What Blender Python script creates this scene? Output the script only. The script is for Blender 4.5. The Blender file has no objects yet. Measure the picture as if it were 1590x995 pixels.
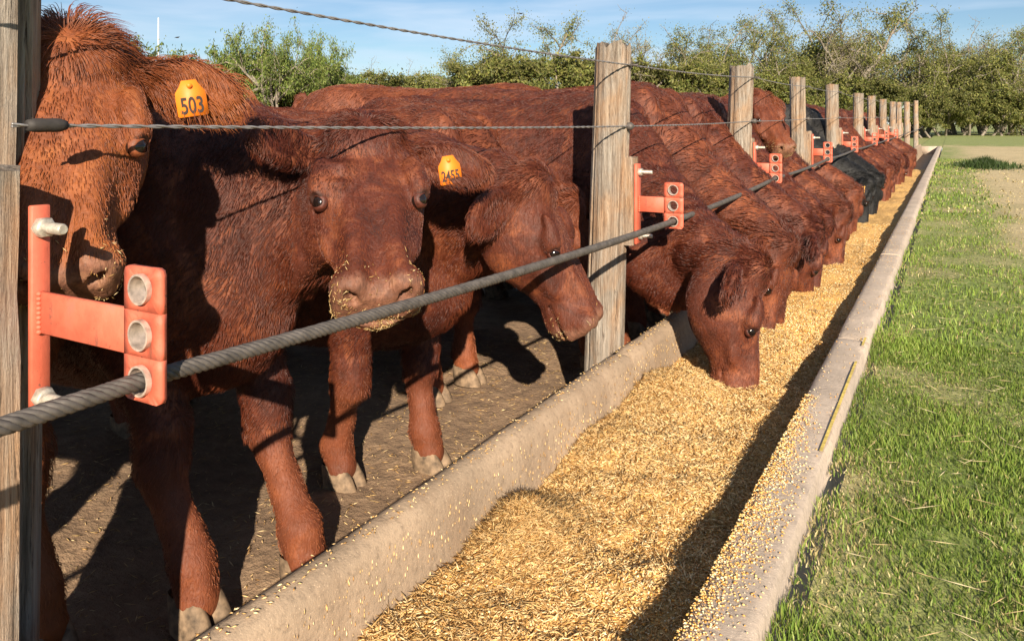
import bpy, math, random, time
import numpy as np
from math import radians, sin, cos, pi
from mathutils import Vector, Matrix

T0 = time.time()
rng = np.random.default_rng(7)
random.seed(7)
scene = bpy.context.scene
C = scene.collection

# ------------------------------------------------------------------ camera, sky, sun, exposure
YAW = radians(29.54)
CAM_Z = 1.28
cam_d = bpy.data.cameras.new('camera')
cam = bpy.data.objects.new('camera', cam_d)
C.objects.link(cam)
cam.location = (0, 0, CAM_Z)
cam.rotation_euler = (pi / 2, 0, YAW)
cam_d.sensor_width = 36.0
cam_d.lens = 36.0 * 1200 / 1590
cam_d.shift_y = -(497.5 - 192) / 1590
cam_d.clip_start = 0.05
cam_d.clip_end = 3000
scene.camera = cam

SUN_EL = radians(23.5)
SUN_TO = Vector((-0.56, 0.828, 0)).normalized() * cos(SUN_EL) + Vector((0, 0, -sin(SUN_EL)))
world = bpy.data.worlds.new('World')
scene.world = world
world.use_nodes = True
wn, wl = world.node_tree.nodes, world.node_tree.links
wn.clear()
w_out = wn.new('ShaderNodeOutputWorld')
w_bg = wn.new('ShaderNodeBackground')
sky = wn.new('ShaderNodeTexSky')
sky.sky_type = 'NISHITA'
sky.sun_disc = False
sky.sun_elevation = SUN_EL
sky.sun_rotation = math.atan2(-SUN_TO.x, -SUN_TO.y)
sky.altitude = 100
sky.air_density = 1.0
sky.dust_density = 0.0
sky.ozone_density = 4.0
w_bg.inputs['Strength'].default_value = 0.05
# thin streaky cloud, the same all round the sky
tc = wn.new('ShaderNodeTexCoord')
mp = wn.new('ShaderNodeMapping')
mp.inputs['Scale'].default_value = (2.2, 2.2, 17.0)
ns = wn.new('ShaderNodeTexNoise')
ns.inputs['Scale'].default_value = 1.7
ns.inputs['Detail'].default_value = 5
ns.inputs['Roughness'].default_value = 0.5
ns.inputs['Distortion'].default_value = 0.4
cr = wn.new('ShaderNodeValToRGB')
cr.color_ramp.elements[0].position = 0.38
cr.color_ramp.elements[0].color = (0, 0, 0, 1)
cr.color_ramp.elements[1].position = 0.78
cr.color_ramp.elements[1].color = (0.8, 0.8, 0.8, 1)
mx = wn.new('ShaderNodeMix')
mx.data_type = 'RGBA'
mx.inputs['B'].default_value = (7.6, 8.8, 10.4, 1)
wl.new(tc.outputs['Generated'], mp.inputs['Vector'])
wl.new(mp.outputs['Vector'], ns.inputs['Vector'])
wl.new(ns.outputs['Fac'], cr.inputs['Fac'])
wl.new(cr.outputs['Color'], mx.inputs['Factor'])
wl.new(sky.outputs['Color'], mx.inputs['A'])
wl.new(mx.outputs['Result'], w_bg.inputs['Color'])
wl.new(w_bg.outputs['Background'], w_out.inputs['Surface'])

sun_d = bpy.data.lights.new('sun', 'SUN')
sun_d.energy = 5.0
sun_d.angle = radians(0.53)
sun_d.color = (1.0, 0.87, 0.70)
sun = bpy.data.objects.new('sun', sun_d)
C.objects.link(sun)
sun.location = (8, -12, 9)
sun.rotation_euler = SUN_TO.to_track_quat('-Z', 'Y').to_euler()

vs = scene.view_settings
vs.view_transform = 'Standard'
vs.look = 'None'
vs.exposure = 1.02
vs.gamma = 1.0
scene.render.engine = 'CYCLES'
scene.cycles.use_denoising = True
scene.cycles.max_bounces = 6
scene.cycles.transparent_max_bounces = 8
scene.cycles.caustics_reflective = False
scene.cycles.caustics_refractive = False
scene.cycles_curves.shape = 'RIBBONS'

# ------------------------------------------------------------------ helpers
def hsh(i, j, k, seed):
    h = (i.astype(np.int64) * 374761393 + j.astype(np.int64) * 668265263 + k.astype(np.int64) * 2147483647 + seed * 144665) & 0xffffffff
    h = ((h ^ (h >> 13)) * 1274126177) & 0xffffffff
    h = h ^ (h >> 16)
    return (h & 0xffff).astype(np.float32) / 32767.5 - 1.0

def noise3(p, freq=1.0, seed=0):
    """value noise in -1..1 at points p (N,3)"""
    q = np.asarray(p, dtype=np.float64) * freq
    b = np.floor(q).astype(np.int64)
    f = (q - b)
    f = f * f * (3 - 2 * f)
    r = 0
    for dx in (0, 1):
        wx = f[:, 0] if dx else 1 - f[:, 0]
        for dy in (0, 1):
            wy = f[:, 1] if dy else 1 - f[:, 1]
            for dz in (0, 1):
                wz = f[:, 2] if dz else 1 - f[:, 2]
                r = r + wx * wy * wz * hsh(b[:, 0] + dx, b[:, 1] + dy, b[:, 2] + dz, seed)
    return r

def fbm(p, freq, seed=0, octv=3):
    r, a = 0, 1.0
    for o in range(octv):
        r = r + a * noise3(p, freq * 2 ** o, seed + o * 17)
        a *= 0.5
    return r

def nrm(v):
    v = np.asarray(v, dtype=np.float64)
    return v / (np.linalg.norm(v, axis=-1, keepdims=True) + 1e-12)

def link(o, parent=None):
    C.objects.link(o)
    if parent is not None:
        o.parent = parent
    return o

def tag(o, label=None, cat=None, group=None, kind=None):
    if label: o['label'] = label
    if cat: o['category'] = cat
    if group: o['group'] = group
    if kind: o['kind'] = kind
    return o

def empty(name, loc=(0, 0, 0), rz=0):
    o = bpy.data.objects.new(name, None)
    o.location = loc
    o.rotation_euler = (0, 0, rz)
    o.empty_display_size = 0.1
    C.objects.link(o)
    return o

def mesh_np(name, V, F, mat=None, parent=None, smooth=False, color=None, obj=True):
    """V (n,3); F (m,k) array of equal-size faces, or a list of such arrays"""
    me = bpy.data.meshes.new(name)
    V = np.asarray(V, dtype=np.float32)
    Fs = F if isinstance(F, list) else [F]
    Fs = [np.asarray(f, dtype=np.int32) for f in Fs if len(f)]
    me.vertices.add(len(V))
    me.vertices.foreach_set('co', V.ravel())
    idx = np.concatenate([f.ravel() for f in Fs])
    tot = np.concatenate([np.full(len(f), f.shape[1], dtype=np.int32) for f in Fs])
    st = np.concatenate([[0], np.cumsum(tot)[:-1]]).astype(np.int32)
    me.loops.add(len(idx))
    me.loops.foreach_set('vertex_index', idx)
    me.polygons.add(len(tot))
    me.polygons.foreach_set('loop_start', st)
    try:
        me.polygons.foreach_set('loop_total', tot)
    except Exception:
        pass
    me.update(calc_edges=True)
    me.validate()
    if smooth:
        me.polygons.foreach_set('use_smooth', np.ones(len(me.polygons), dtype=bool))
    if color is not None:
        at = me.attributes.new('col', 'FLOAT_COLOR', 'POINT')
        cc = np.ones((len(V), 4), dtype=np.float32)
        cc[:, :color.shape[1]] = color
        at.data.foreach_set('color', cc.ravel())
    if mat is not None:
        me.materials.append(mat)
    if not obj:
        return me
    return link(bpy.data.objects.new(name, me), parent)

class MB:
    """collects simple solids into one mesh"""
    def __init__(s):
        s.v, s.f, s.n = [], {}, 0
    def add(s, V, faces):
        V = np.asarray(V, dtype=np.float64).reshape(-1, 3)
        for f in faces:
            s.f.setdefault(len(f), []).append([i + s.n for i in f])
        s.v.append(V)
        s.n += len(V)
    def box(s, c, d, rot=None, bev=0.0):
        hx, hy, hz = d[0] / 2, d[1] / 2, d[2] / 2
        if bev <= 0:
            V = np.array([(x * hx, y * hy, z * hz) for x in (-1, 1) for y in (-1, 1) for z in (-1, 1)])
            F = [(0, 1, 3, 2), (4, 6, 7, 5), (0, 4, 5, 1), (2, 3, 7, 6), (0, 2, 6, 4), (1, 5, 7, 3)]
        else:
            b = min(bev, hx * .9, hy * .9, hz * .9)
            V, ix = [], {}
            for x in (-1, 1):
                for y in (-1, 1):
                    for z in (-1, 1):
                        for ax in range(3):
                            p = [x * (hx - b), y * (hy - b), z * (hz - b)]
                            p[ax] = (x, y, z)[ax] * (hx, hy, hz)[ax]
                            ix[(x, y, z, ax)] = len(V)
                            V.append(p)
            F = []
            for ax in range(3):
                o1, o2 = [(1, 2), (2, 0), (0, 1)][ax]
                for sg in (-1, 1):
                    q = []
                    for a, b_ in ((-1, -1), (1, -1), (1, 1), (-1, 1)):
                        k = [0, 0, 0]; k[ax] = sg; k[o1] = a; k[o2] = b_
                        q.append(ix[(*k, ax)])
                    F.append(q if sg > 0 else q[::-1])
            for ax in range(3):       # edges along ax
                o1, o2 = [(1, 2), (2, 0), (0, 1)][ax]
                for a in (-1, 1):
                    for b_ in (-1, 1):
                        k0 = [0, 0, 0]; k0[ax] = -1; k0[o1] = a; k0[o2] = b_
                        k1 = list(k0); k1[ax] = 1
                        q = [ix[(*k0, o1)], ix[(*k1, o1)], ix[(*k1, o2)], ix[(*k0, o2)]]
                        F.append(q[::-1] if a * b_ > 0 else q)
            for x in (-1, 1):
                for y in (-1, 1):
                    for z in (-1, 1):
                        q = [ix[(x, y, z, 0)], ix[(x, y, z, 1)], ix[(x, y, z, 2)]]
                        F.append(q if x * y * z > 0 else q[::-1])
            V = np.array(V)
        if rot is not None:
            V = V @ np.asarray(rot).T
        s.add(V + np.asarray(c), F)
    def tube(s, P, R, n=8, cap=True):
        P = np.asarray(P, dtype=np.float64)
        R = np.full(len(P), R) if np.isscalar(R) else np.asarray(R)
        T = nrm(np.gradient(P, axis=0))
        up = np.array([0, 0, 1.0]) if abs(T[0, 2]) < .9 else np.array([1.0, 0, 0])
        V = []
        a = np.arange(n) / n * 2 * pi
        N = nrm(up - T[0] * (up @ T[0]))
        for i in range(len(P)):
            N = nrm(N - T[i] * (N @ T[i]))
            B = np.cross(T[i], N)
            V.append(P[i] + R[i] * (np.cos(a)[:, None] * N + np.sin(a)[:, None] * B))
        V = np.concatenate(V)
        F = []
        for i in range(len(P) - 1):
            for j in range(n):
                k = (j + 1) % n
                F.append((i * n + j, i * n + k, (i + 1) * n + k, (i + 1) * n + j))
        if cap:
            F.append(tuple(range(n))[::-1])
            F.append(tuple((len(P) - 1) * n + j for j in range(n)))
        s.add(V, F)
    def build(s, name, mat=None, parent=None, smooth=False, color=None):
        return mesh_np(name, np.concatenate(s.v), [np.array(f) for f in s.f.values()], mat, parent, smooth, color)

def smooth_angle(o, deg=40):
    me = o.data
    me.polygons.foreach_set('use_smooth', np.ones(len(me.polygons), dtype=bool))
    try:
        me.set_sharp_from_angle(angle=radians(deg))
    except Exception:
        pass

# ------------------------------------------------------------------ materials
def new_mat(name):
    m = bpy.data.materials.new(name)
    m.use_nodes = True
    nt = m.node_tree
    b = nt.nodes['Principled BSDF']
    return m, nt, b

def N_(nt, kind, **kw):
    n = nt.nodes.new(kind)
    for k, v in kw.items():
        if k in n.inputs:
            n.inputs[k].default_value = v
        else:
            setattr(n, k, v)
    return n

def ramp(nt, fac, stops):
    r = nt.nodes.new('ShaderNodeValToRGB')
    e = r.color_ramp.elements
    while len(e) > 1:
        e.remove(e[-1])
    e[0].position = stops[0][0]; e[0].color = (*stops[0][1], 1)
    for p, c in stops[1:]:
        k = e.new(p); k.color = (*c, 1)
    nt.links.new(fac, r.inputs['Fac'])
    return r.outputs['Color']

def mixc(nt, fac, a, b, mode='MIX'):
    m = nt.nodes.new('ShaderNodeMix')
    m.data_type = 'RGBA'
    m.blend_type = mode
    for sock, v in (('Factor', fac), ('A', a), ('B', b)):
        if hasattr(v, 'is_linked'):
            nt.links.new(v, m.inputs[sock])
        elif sock == 'Factor':
            m.inputs[sock].default_value = v
        else:
            m.inputs[sock].default_value = (*v, 1)
    return m.outputs['Result']

def tex(nt, scale=(1, 1, 1), nscale=5, detail=4, rough=0.55, dist=0.0, space='Object', rot=(0, 0, 0)):
    t = nt.nodes.new('ShaderNodeTexCoord')
    m = nt.nodes.new('ShaderNodeMapping')
    m.inputs['Scale'].default_value = scale
    m.inputs['Rotation'].default_value = rot
    n = nt.nodes.new('ShaderNodeTexNoise')
    n.inputs['Scale'].default_value = nscale
    n.inputs['Detail'].default_value = detail
    n.inputs['Roughness'].default_value = rough
    n.inputs['Distortion'].default_value = dist
    nt.links.new(t.outputs[space], m.inputs['Vector'])
    nt.links.new(m.outputs['Vector'], n.inputs['Vector'])
    return n.outputs['Fac']

def bump(nt, b, h, strength=0.3, dist=0.01):
    n = nt.nodes.new('ShaderNodeBump')
    n.inputs['Strength'].default_value = strength
    n.inputs['Distance'].default_value = dist
    nt.links.new(h, n.inputs['Height'])
    nt.links.new(n.outputs['Normal'], b.inputs['Normal'])

def mat_simple(name, col, rough=0.6, metal=0.0, var=0.25, nscale=30, bumps=0.15):
    m, nt, b = new_mat(name)
    f = tex(nt, nscale=nscale)
    lo = tuple(c * (1 - var) for c in col); hi = tuple(min(1, c * (1 + var)) for c in col)
    nt.links.new(ramp(nt, f, [(0.3, lo), (0.7, hi)]), b.inputs['Base Color'])
    b.inputs['Roughness'].default_value = rough
    b.inputs['Metallic'].default_value = metal
    if bumps: bump(nt, b, f, bumps, 0.004)
    return m

def mat_attr(name, rough=0.7, attr='col', trans=0.0, spec=0.3):
    m, nt, b = new_mat(name)
    a = nt.nodes.new('ShaderNodeAttribute'); a.attribute_name = attr
    nt.links.new(a.outputs['Color'], b.inputs['Base Color'])
    b.inputs['Roughness'].default_value = rough
    b.inputs['Specular IOR Level'].default_value = spec
    if trans > 0:
        tr = nt.nodes.new('ShaderNodeBsdfTranslucent')
        nt.links.new(a.outputs['Color'], tr.inputs['Color'])
        ms = nt.nodes.new('ShaderNodeMixShader')
        ms.inputs['Fac'].default_value = trans
        nt.links.new(b.outputs['BSDF'], ms.inputs[1])
        nt.links.new(tr.outputs['BSDF'], ms.inputs[2])
        nt.links.new(ms.outputs['Shader'], nt.nodes['Material Output'].inputs['Surface'])
    return m

def mat_wood():
    m, nt, b = new_mat('weathered_wood')
    g = tex(nt, (15, 15, 0.9), 2.2, 8, 0.72, 1.6)
    big = tex(nt, (3.0, 3.0, 1.3), 2.0, 5, 0.6, 0.5)
    fine = tex(nt, (55, 55, 2.2), 1.5, 5, 0.7, 1.5)
    oi = nt.nodes.new('ShaderNodeObjectInfo')
    base = ramp(nt, g, [(0.28, (0.075, 0.055, 0.04)), (0.42, (0.23, 0.18, 0.135)), (0.54, (0.34, 0.285, 0.23)), (0.72, (0.47, 0.42, 0.355))])
    tan = ramp(nt, g, [(0.28, (0.10, 0.05, 0.025)), (0.45, (0.36, 0.20, 0.10)), (0.7, (0.56, 0.40, 0.26))])
    f2 = ramp(nt, big, [(0.45, (0, 0, 0)), (0.66, (1, 1, 1))])
    c = mixc(nt, f2, base, tan)
    crack = ramp(nt, fine, [(0.33, (0.16, 0.14, 0.12)), (0.42, (1, 1, 1))])
    c = mixc(nt, 1.0, c, crack, 'MULTIPLY')
    nt.links.new(c, b.inputs['Base Color'])
    b.inputs['Roughness'].default_value = 0.85
    ad = nt.nodes.new('ShaderNodeMath'); ad.operation = 'ADD'
    nt.links.new(g, ad.inputs[0]); nt.links.new(fine, ad.inputs[1])
    bump(nt, b, ad.outputs[0], 0.9, 0.02)
    return m

def mat_concrete(name, col, stain):
    m, nt, b = new_mat(name)
    a = tex(nt, (1, 1, 1), 3.2, 6, 0.6)
    f = tex(nt, (1, 1, 1), 55, 5, 0.7)
    st = tex(nt, (1.5, 1.5, .35), 4, 5, 0.6)
    vor = N_(nt, 'ShaderNodeTexVoronoi', Scale=130.0)
    t = nt.nodes.new('ShaderNodeTexCoord'); nt.links.new(t.outputs['Object'], vor.inputs['Vector'])
    c = ramp(nt, a, [(0.3, tuple(x * .72 for x in col)), (0.7, tuple(x * 1.15 for x in col))])
    c = mixc(nt, ramp(nt, st, [(0.5, (0, 0, 0)), (0.72, (.75, .75, .75))]), c, stain)
    c = mixc(nt, ramp(nt, f, [(0.30, (.65, .65, .65)), (0.5, (0, 0, 0))]), c, tuple(x * .45 for x in col))
    c = mixc(nt, ramp(nt, vor.outputs['Distance'], [(0.12, (.5, .5, .5)), (0.22, (0, 0, 0))]), c, tuple(min(1, x * 1.6) for x in col))
    nt.links.new(c, b.inputs['Base Color'])
    b.inputs['Roughness'].default_value = 0.9
    bump(nt, b, f, 0.55, 0.006)
    return m

M = {}
M['wood'] = mat_wood()
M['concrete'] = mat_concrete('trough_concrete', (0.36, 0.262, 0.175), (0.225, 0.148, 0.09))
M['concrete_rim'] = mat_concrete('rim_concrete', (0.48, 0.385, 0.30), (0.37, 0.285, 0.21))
M['steel'] = mat_simple('weathered_steel', (0.095, 0.082, 0.073), 0.65, 0.25, 0.35, 60)
M['wire'] = mat_simple('galvanised_wire', (0.30, 0.28, 0.27), 0.5, 0.6, 0.3, 50)
M['zinc'] = mat_simple('zinc_bolt', (0.46, 0.41, 0.34), 0.5, 0.5, 0.35, 90)
M['tubemetal'] = mat_simple('worn_pipe', (0.50, 0.40, 0.33), 0.5, 0.45, 0.4, 70)
M['rubber'] = mat_simple('black_sleeve', (0.03, 0.025, 0.022), 0.7, 0, 0.3, 60)
M['yellow'] = mat_simple('yellow_paint', (0.58, 0.43, 0.10), 0.8, 0, 0.35, 60)
M['pole'] = mat_simple('pole_grey', (0.55, 0.55, 0.55), 0.8, 0, 0.1, 10)

def mat_redpaint():
    m, nt, b = new_mat('red_oxide_paint')
    a = tex(nt, (1, 1, 1), 16, 6, 0.65)
    f = tex(nt, (1, 1, 1), 120, 4, 0.6)
    c = ramp(nt, a, [(0.3, (0.45, 0.085, 0.045)), (0.62, (0.60, 0.135, 0.075))])
    c = mixc(nt, ramp(nt, a, [(0.58, (0, 0, 0)), (0.70, (.8, .8, .8))]), c, (0.30, 0.13, 0.085))
    w_ = tex(nt, (1, 1, .4), 34, 7, 0.75)
    c = mixc(nt, ramp(nt, w_, [(0.60, (0, 0, 0)), (0.68, (.75, .75, .75))]), c, (0.17, 0.075, 0.05))
    c = mixc(nt, ramp(nt, f, [(0.28, (.8, .8, .8)), (0.36, (0, 0, 0))]), c, (0.16, 0.06, 0.04))
    nt.links.new(c, b.inputs['Base Color'])
    b.inputs['Roughness'].default_value = 0.62
    bump(nt, b, w_, 0.35, 0.004)
    return m
M['red'] = mat_redpaint()

def mat_coat(name, dark, mid, light):
    """short-haired skin under the coat; col: R muzzle, G tone, B eye rim / lower leg wear"""
    m, nt, b = new_mat(name)
    at = nt.nodes.new('ShaderNodeAttribute'); at.attribute_name = 'col'
    sp = nt.nodes.new('ShaderNodeSeparateColor')
    nt.links.new(at.outputs['Color'], sp.inputs['Color'])
    f = tex(nt, (1, 1, 1), 9, 6, 0.65, 0.8)
    g = tex(nt, (1, 1, .35), 90, 4, 0.6, 1.2)
    c = ramp(nt, f, [(0.3, dark), (0.5, mid), (0.72, light)])
    c = mixc(nt, ramp(nt, g, [(0.35, (.5, .5, .5)), (0.55, (0, 0, 0))]), c, dark)
    c = mixc(nt, sp.outputs['Green'], c, light)
    mus = ramp(nt, f, [(0.3, (0.09, 0.035, 0.02)), (0.5, (0.20, 0.085, 0.05)), (0.75, (0.34, 0.18, 0.10))])
    mf = tex(nt, (1, 1, 1), 70, 4, 0.7)
    mus = mixc(nt, ramp(nt, mf, [(0.42, (0, 0, 0)), (0.62, (.8, .8, .8))]), mus, (0.10, 0.045, 0.028))
    c = mixc(nt, sp.outputs['Red'], c, mus)
    c = mixc(nt, sp.outputs['Blue'], c, (0.035, 0.012, 0.008))
    nt.links.new(c, b.inputs['Base Color'])
    b.inputs['Roughness'].default_value = 0.62
    b.inputs['Specular IOR Level'].default_value = 0.35
    bump(nt, b, g, 0.6, 0.008)
    return m

def mat_hair(name, dark, mid, light):
    m, nt, b = new_mat(name)
    hi = nt.nodes.new('ShaderNodeHairInfo')
    at = nt.nodes.new('ShaderNodeAttribute'); at.attribute_name = 'tone'
    c = ramp(nt, at.outputs['Fac'], [(0.0, dark), (0.5, mid), (1.0, light)])
    tip = ramp(nt, hi.outputs['Intercept'], [(0.0, (.82, .82, .82)), (0.5, (1, 1, 1)), (1.0, (1.18, 1.14, 1.1))])
    c = mixc(nt, 1.0, c, tip, 'MULTIPLY')
    nt.links.new(c, b.inputs['Base Color'])
    b.inputs['Roughness'].default_value = 0.42
    b.inputs['Specular IOR Level'].default_value = 0.38
    return m

COATS = {
    'red': ((0.028, 0.0062, 0.0035), (0.086, 0.0180, 0.0075), (0.23, 0.068, 0.025)),
    'orange': ((0.075, 0.019, 0.007), (0.19, 0.050, 0.014), (0.33, 0.108, 0.030)),
    'brown': ((0.042, 0.010, 0.005), (0.12, 0.029, 0.011), (0.25, 0.073, 0.026)),
    'black': ((0.003, 0.003, 0.003), (0.006, 0.0055, 0.0055), (0.014, 0.012, 0.011)),
}
for k, v in COATS.items():
    M['skin_' + k] = mat_coat('coat_skin_' + k, *v)
    M['hair_' + k] = mat_hair('coat_hair_' + k, *v)
M['eye'] = mat_simple('eyeball', (0.010, 0.006, 0.005), 0.12, 0, 0.2, 20, 0)
for k, v in COATS.items():
    M['lid_' + k] = mat_simple('eyelid_' + k, tuple(a * .3 + b_ * .7 for a, b_ in zip(v[0], v[1])), 0.6, 0, 0.4, 90, 0.5)
M['hoof'] = mat_simple('hoof_horn', (0.17, 0.115, 0.07), 0.8, 0, 0.65, 35, 0.4)
M['tag'] = mat_simple('orange_tag', (0.80, 0.20, 0.012), 0.55, 0, 0.10, 25, 0.1)
M['tag_y'] = mat_simple('yellow_tag', (0.85, 0.42, 0.08), 0.5, 0, 0.10, 25, 0.1)
M['ink'] = mat_simple('black_ink', (0.025, 0.012, 0.008), 0.6, 0, 0.1, 20, 0)
M['feed'] = mat_attr('feed_bits', 0.6)
M['grass'] = mat_attr('grass_blades', 0.55, trans=0.25)
M['leaf'] = mat_attr('tree_leaves', 0.6, trans=0.25)
M['bark'] = mat_simple('thorn_tree_bark', (0.21, 0.178, 0.14), 0.9, 0, 0.4, 6)

# ------------------------------------------------------------------ ground
GZ = 0.24            # grass verge level; the pen floor is z = 0

def dryness(x, y):
    """0 green .. 1 straw: the bare track on the far right and dry patches in the verge"""
    p = np.stack([x, y, np.zeros_like(x)], 1)
    n1 = fbm(p, 1.3, 77, 3); n2 = fbm(p, 3.1, 57, 2)
    d = np.clip(0.14 + 0.30 * n1 + 0.38 * n2, 0, 1)
    edge = 0.46 - 0.006 * np.clip(y - 8, 0, 40) + 0.10 * n1                 # left edge of the mown dry track
    tr = 1 / (1 + np.exp(-(x - edge - 0.08 * n1) / (0.05 + 0.004 * np.abs(y))))
    tr = tr * np.clip((y - 5) / 3, 0, 1) * (1 / (1 + np.exp((y - 41 - n1) / 0.6)))
    band = np.exp(-((y - 40.5) / 1.2) ** 2) * 0.9
    d = np.maximum(d * (y < 44) + 0.12 * (y >= 44), np.maximum(tr, band))
    return np.clip(d, 0, 1)

def grid_mesh(xs, ys, zf):
    X, Y = np.meshgrid(xs, ys, indexing='ij')
    P = np.stack([X.ravel(), Y.ravel()], 1)
    V = np.column_stack([P, zf(P[:, 0], P[:, 1])])
    nx, ny = len(xs), len(ys)
    i = np.arange(nx * ny).reshape(nx, ny)
    F = np.stack([i[:-1, :-1], i[1:, :-1], i[1:, 1:], i[:-1, 1:]], -1).reshape(-1, 4)
    return V, F

def spaced(a, b, n, p):
    return a + (b - a) * (np.linspace(0, 1, n) ** p)

def mat_verge():
    m, nt, b = new_mat('verge_soil_and_turf')
    at = nt.nodes.new('ShaderNodeAttribute'); at.attribute_name = 'col'
    sp = nt.nodes.new('ShaderNodeSeparateColor'); nt.links.new(at.outputs['Color'], sp.inputs['Color'])
    f = tex(nt, (1, 1, 1), 22, 6, 0.7)
    g = tex(nt, (1, 1, 1), 1.6, 4, 0.6)
    green = ramp(nt, f, [(0.3, (0.10, 0.13, 0.025)), (0.5, (0.18, 0.235, 0.045)), (0.72, (0.29, 0.31, 0.09))])
    straw = ramp(nt, f, [(0.3, (0.32, 0.235, 0.12)), (0.5, (0.50, 0.385, 0.20)), (0.72, (0.62, 0.50, 0.29))])
    c = mixc(nt, sp.outputs['Red'], green, straw)
    c = mixc(nt, ramp(nt, g, [(0.45, (0, 0, 0)), (0.75, (.35, .35, .35))]), c, (0.15, 0.13, 0.05))
    nt.links.new(c, b.inputs['Base Color'])
    b.inputs['Roughness'].default_value = 0.95
    bump(nt, b, f, 0.8, 0.03)
    return m
M['verge'] = mat_verge()

def mat_pen():
    m, nt, b = new_mat('trodden_pen_dirt')
    f = tex(nt, (1, 1, 1), 14, 7, 0.7)
    g = tex(nt, (1, 1, 1), 2.4, 4, 0.6)
    s = tex(nt, (1, 3.5, 1), 45, 4, 0.7, 0.5)
    c = ramp(nt, f, [(0.3, (0.16, 0.10, 0.06)), (0.5, (0.29, 0.185, 0.11)), (0.72, (0.40, 0.27, 0.165))])
    c = mixc(nt, ramp(nt, s, [(0.58, (0, 0, 0)), (0.72, (.75, .75, .75))]), c, (0.52, 0.38, 0.22))
    c = mixc(nt, ramp(nt, g, [(0.4, (0, 0, 0)), (0.7, (.5, .5, .5))]), c, (0.19, 0.125, 0.078))
    nt.links.new(c, b.inputs['Base Color'])
    b.inputs['Roughness'].default_value = 0.95
    bump(nt, b, f, 1.0, 0.04)
    return m
M['pen'] = mat_pen()

def gz(x, y):
    return GZ + 0.012 * noise3(np.stack([x, y, 0 * x], 1), 2.2, 5) * np.clip((5.5 - np.abs(y)) / 2, 0, 1) * (x < 3.5)
xs = np.concatenate([spaced(-0.27, 4, 60, 1.3), spaced(4.4, 60, 22, 1.6), [120, 400, 1200]])
ys = np.concatenate([[-300, -60, -12], np.linspace(-3, 6, 90), spaced(6.2, 60, 80, 1.5), [80, 120, 200, 500, 1500]])
V, F = grid_mesh(xs, ys, gz)
d = dryness(V[:, 0], V[:, 1])
ground = mesh_np('ground', V, F, M['verge'], smooth=True, color=np.stack([d, d, d], 1))
tag(ground, 'grass verge running beside the feed trough', kind='structure')

xs = np.concatenate([[-1500, -400, -120, -60, -30, -18], spaced(-12, -1.10, 110, 0.7)])
ys = np.concatenate([[-300, -60, -12], np.linspace(-2, 8, 110), spaced(8.3, 60, 40, 1.5), [80, 120, 200, 500, 1500]])
def pen_z(x, y):
    p = np.stack([x, y, 0 * x], 1)
    near = np.clip((x + 14) / 4, 0, 1) * (y < 60)
    return (0.030 * fbm(p, 2.3, 11, 3) + 0.022 * np.minimum(fbm(p, 6.5, 29, 2) + .3, 0)) * near - 0.008
V, F = grid_mesh(xs, ys, pen_z)
# green pasture past the pen
d = np.clip(1 - np.clip((V[:, 1] - 30) / 15, 0, 1) - np.clip((-V[:, 0] - 22) / 12, 0, 1), 0, 1)
pen = mesh_np('pen_ground', V, F, M['pen'], smooth=True)
tag(pen, 'trodden brown dirt floor of the cattle pen', kind='structure')
# far pasture as its own sheet a little above the pen dirt
V, F = grid_mesh(np.array([-1500, -400, -120, -60, -30, -1.3]), np.array([46, 60, 80, 120, 300, 1500.]), lambda x, y: 0.03 + 0 * x)
past = mesh_np('pasture_ground', V, F, M['verge'], color=np.full((len(V), 3), 0.25))
tag(past, kind='structure')

for nm, y0_, y1_ in (('ground_beyond_trough', 38.15, 1500.0), ('ground_behind_trough', -300.0, -2.4)):
    V, F = grid_mesh(np.linspace(-1.2, -0.2, 5), np.linspace(0, 1, 40) ** 2 * (y1_ - y0_) + y0_, lambda x, y: GZ - 0.012 + 0 * x)
    dd_ = dryness(V[:, 0], V[:, 1])
    tag(mesh_np(nm, V, F, M['verge'], color=np.stack([dd_] * 3, 1)), kind='structure')

# ------------------------------------------------------------------ concrete feed trough
TROUGH_END = 38.0
trough = empty('feed_trough', (-0.8, 1.5, 0))
tag(trough, 'long concrete feed trough running along the fence, filled with corn and straw feed', 'feed trough')

def wall_section(name, prof, y0, y1, seed, mat):
    """prof: closed outline (x, z); extruded along y with a slightly uneven surface"""
    n = max(3, int((y1 - y0) / (0.045 if y0 < 6 else 0.5)))
    Y = np.linspace(y0, y1, n)
    pr = np.array(prof); k = len(pr)
    P = np.array([(x, yy, z) for yy in Y for x, z in pr])
    if y0 < 6:
        P[:, 0] += 0.0022 * fbm(P, 9, seed, 3)
        top = np.clip((P[:, 2] - 0.2) / 0.1, 0, 1)
        P[:, 2] += 0.0022 * fbm(P, 8, seed + 3, 3) * top
        ends = np.minimum(P[:, 1] - y0, y1 - P[:, 1])
        P[:, 2] -= 0.010 * np.exp(-ends / 0.012) * top
    F = []
    for i in range(n - 1):
        for j in range(k):
            j2 = (j + 1) % k
            F.append((i * k + j, i * k + j2, (i + 1) * k + j2, (i + 1) * k + j))
    mb = MB()
    mb.add(P - np.array([-0.8, 1.5, 0]), F + [tuple(range(k))[::-1], tuple((n - 1) * k + j for j in range(k))])
    o = mb.build(name, mat, trough)
    smooth_angle(o, 50)
    return o

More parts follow.
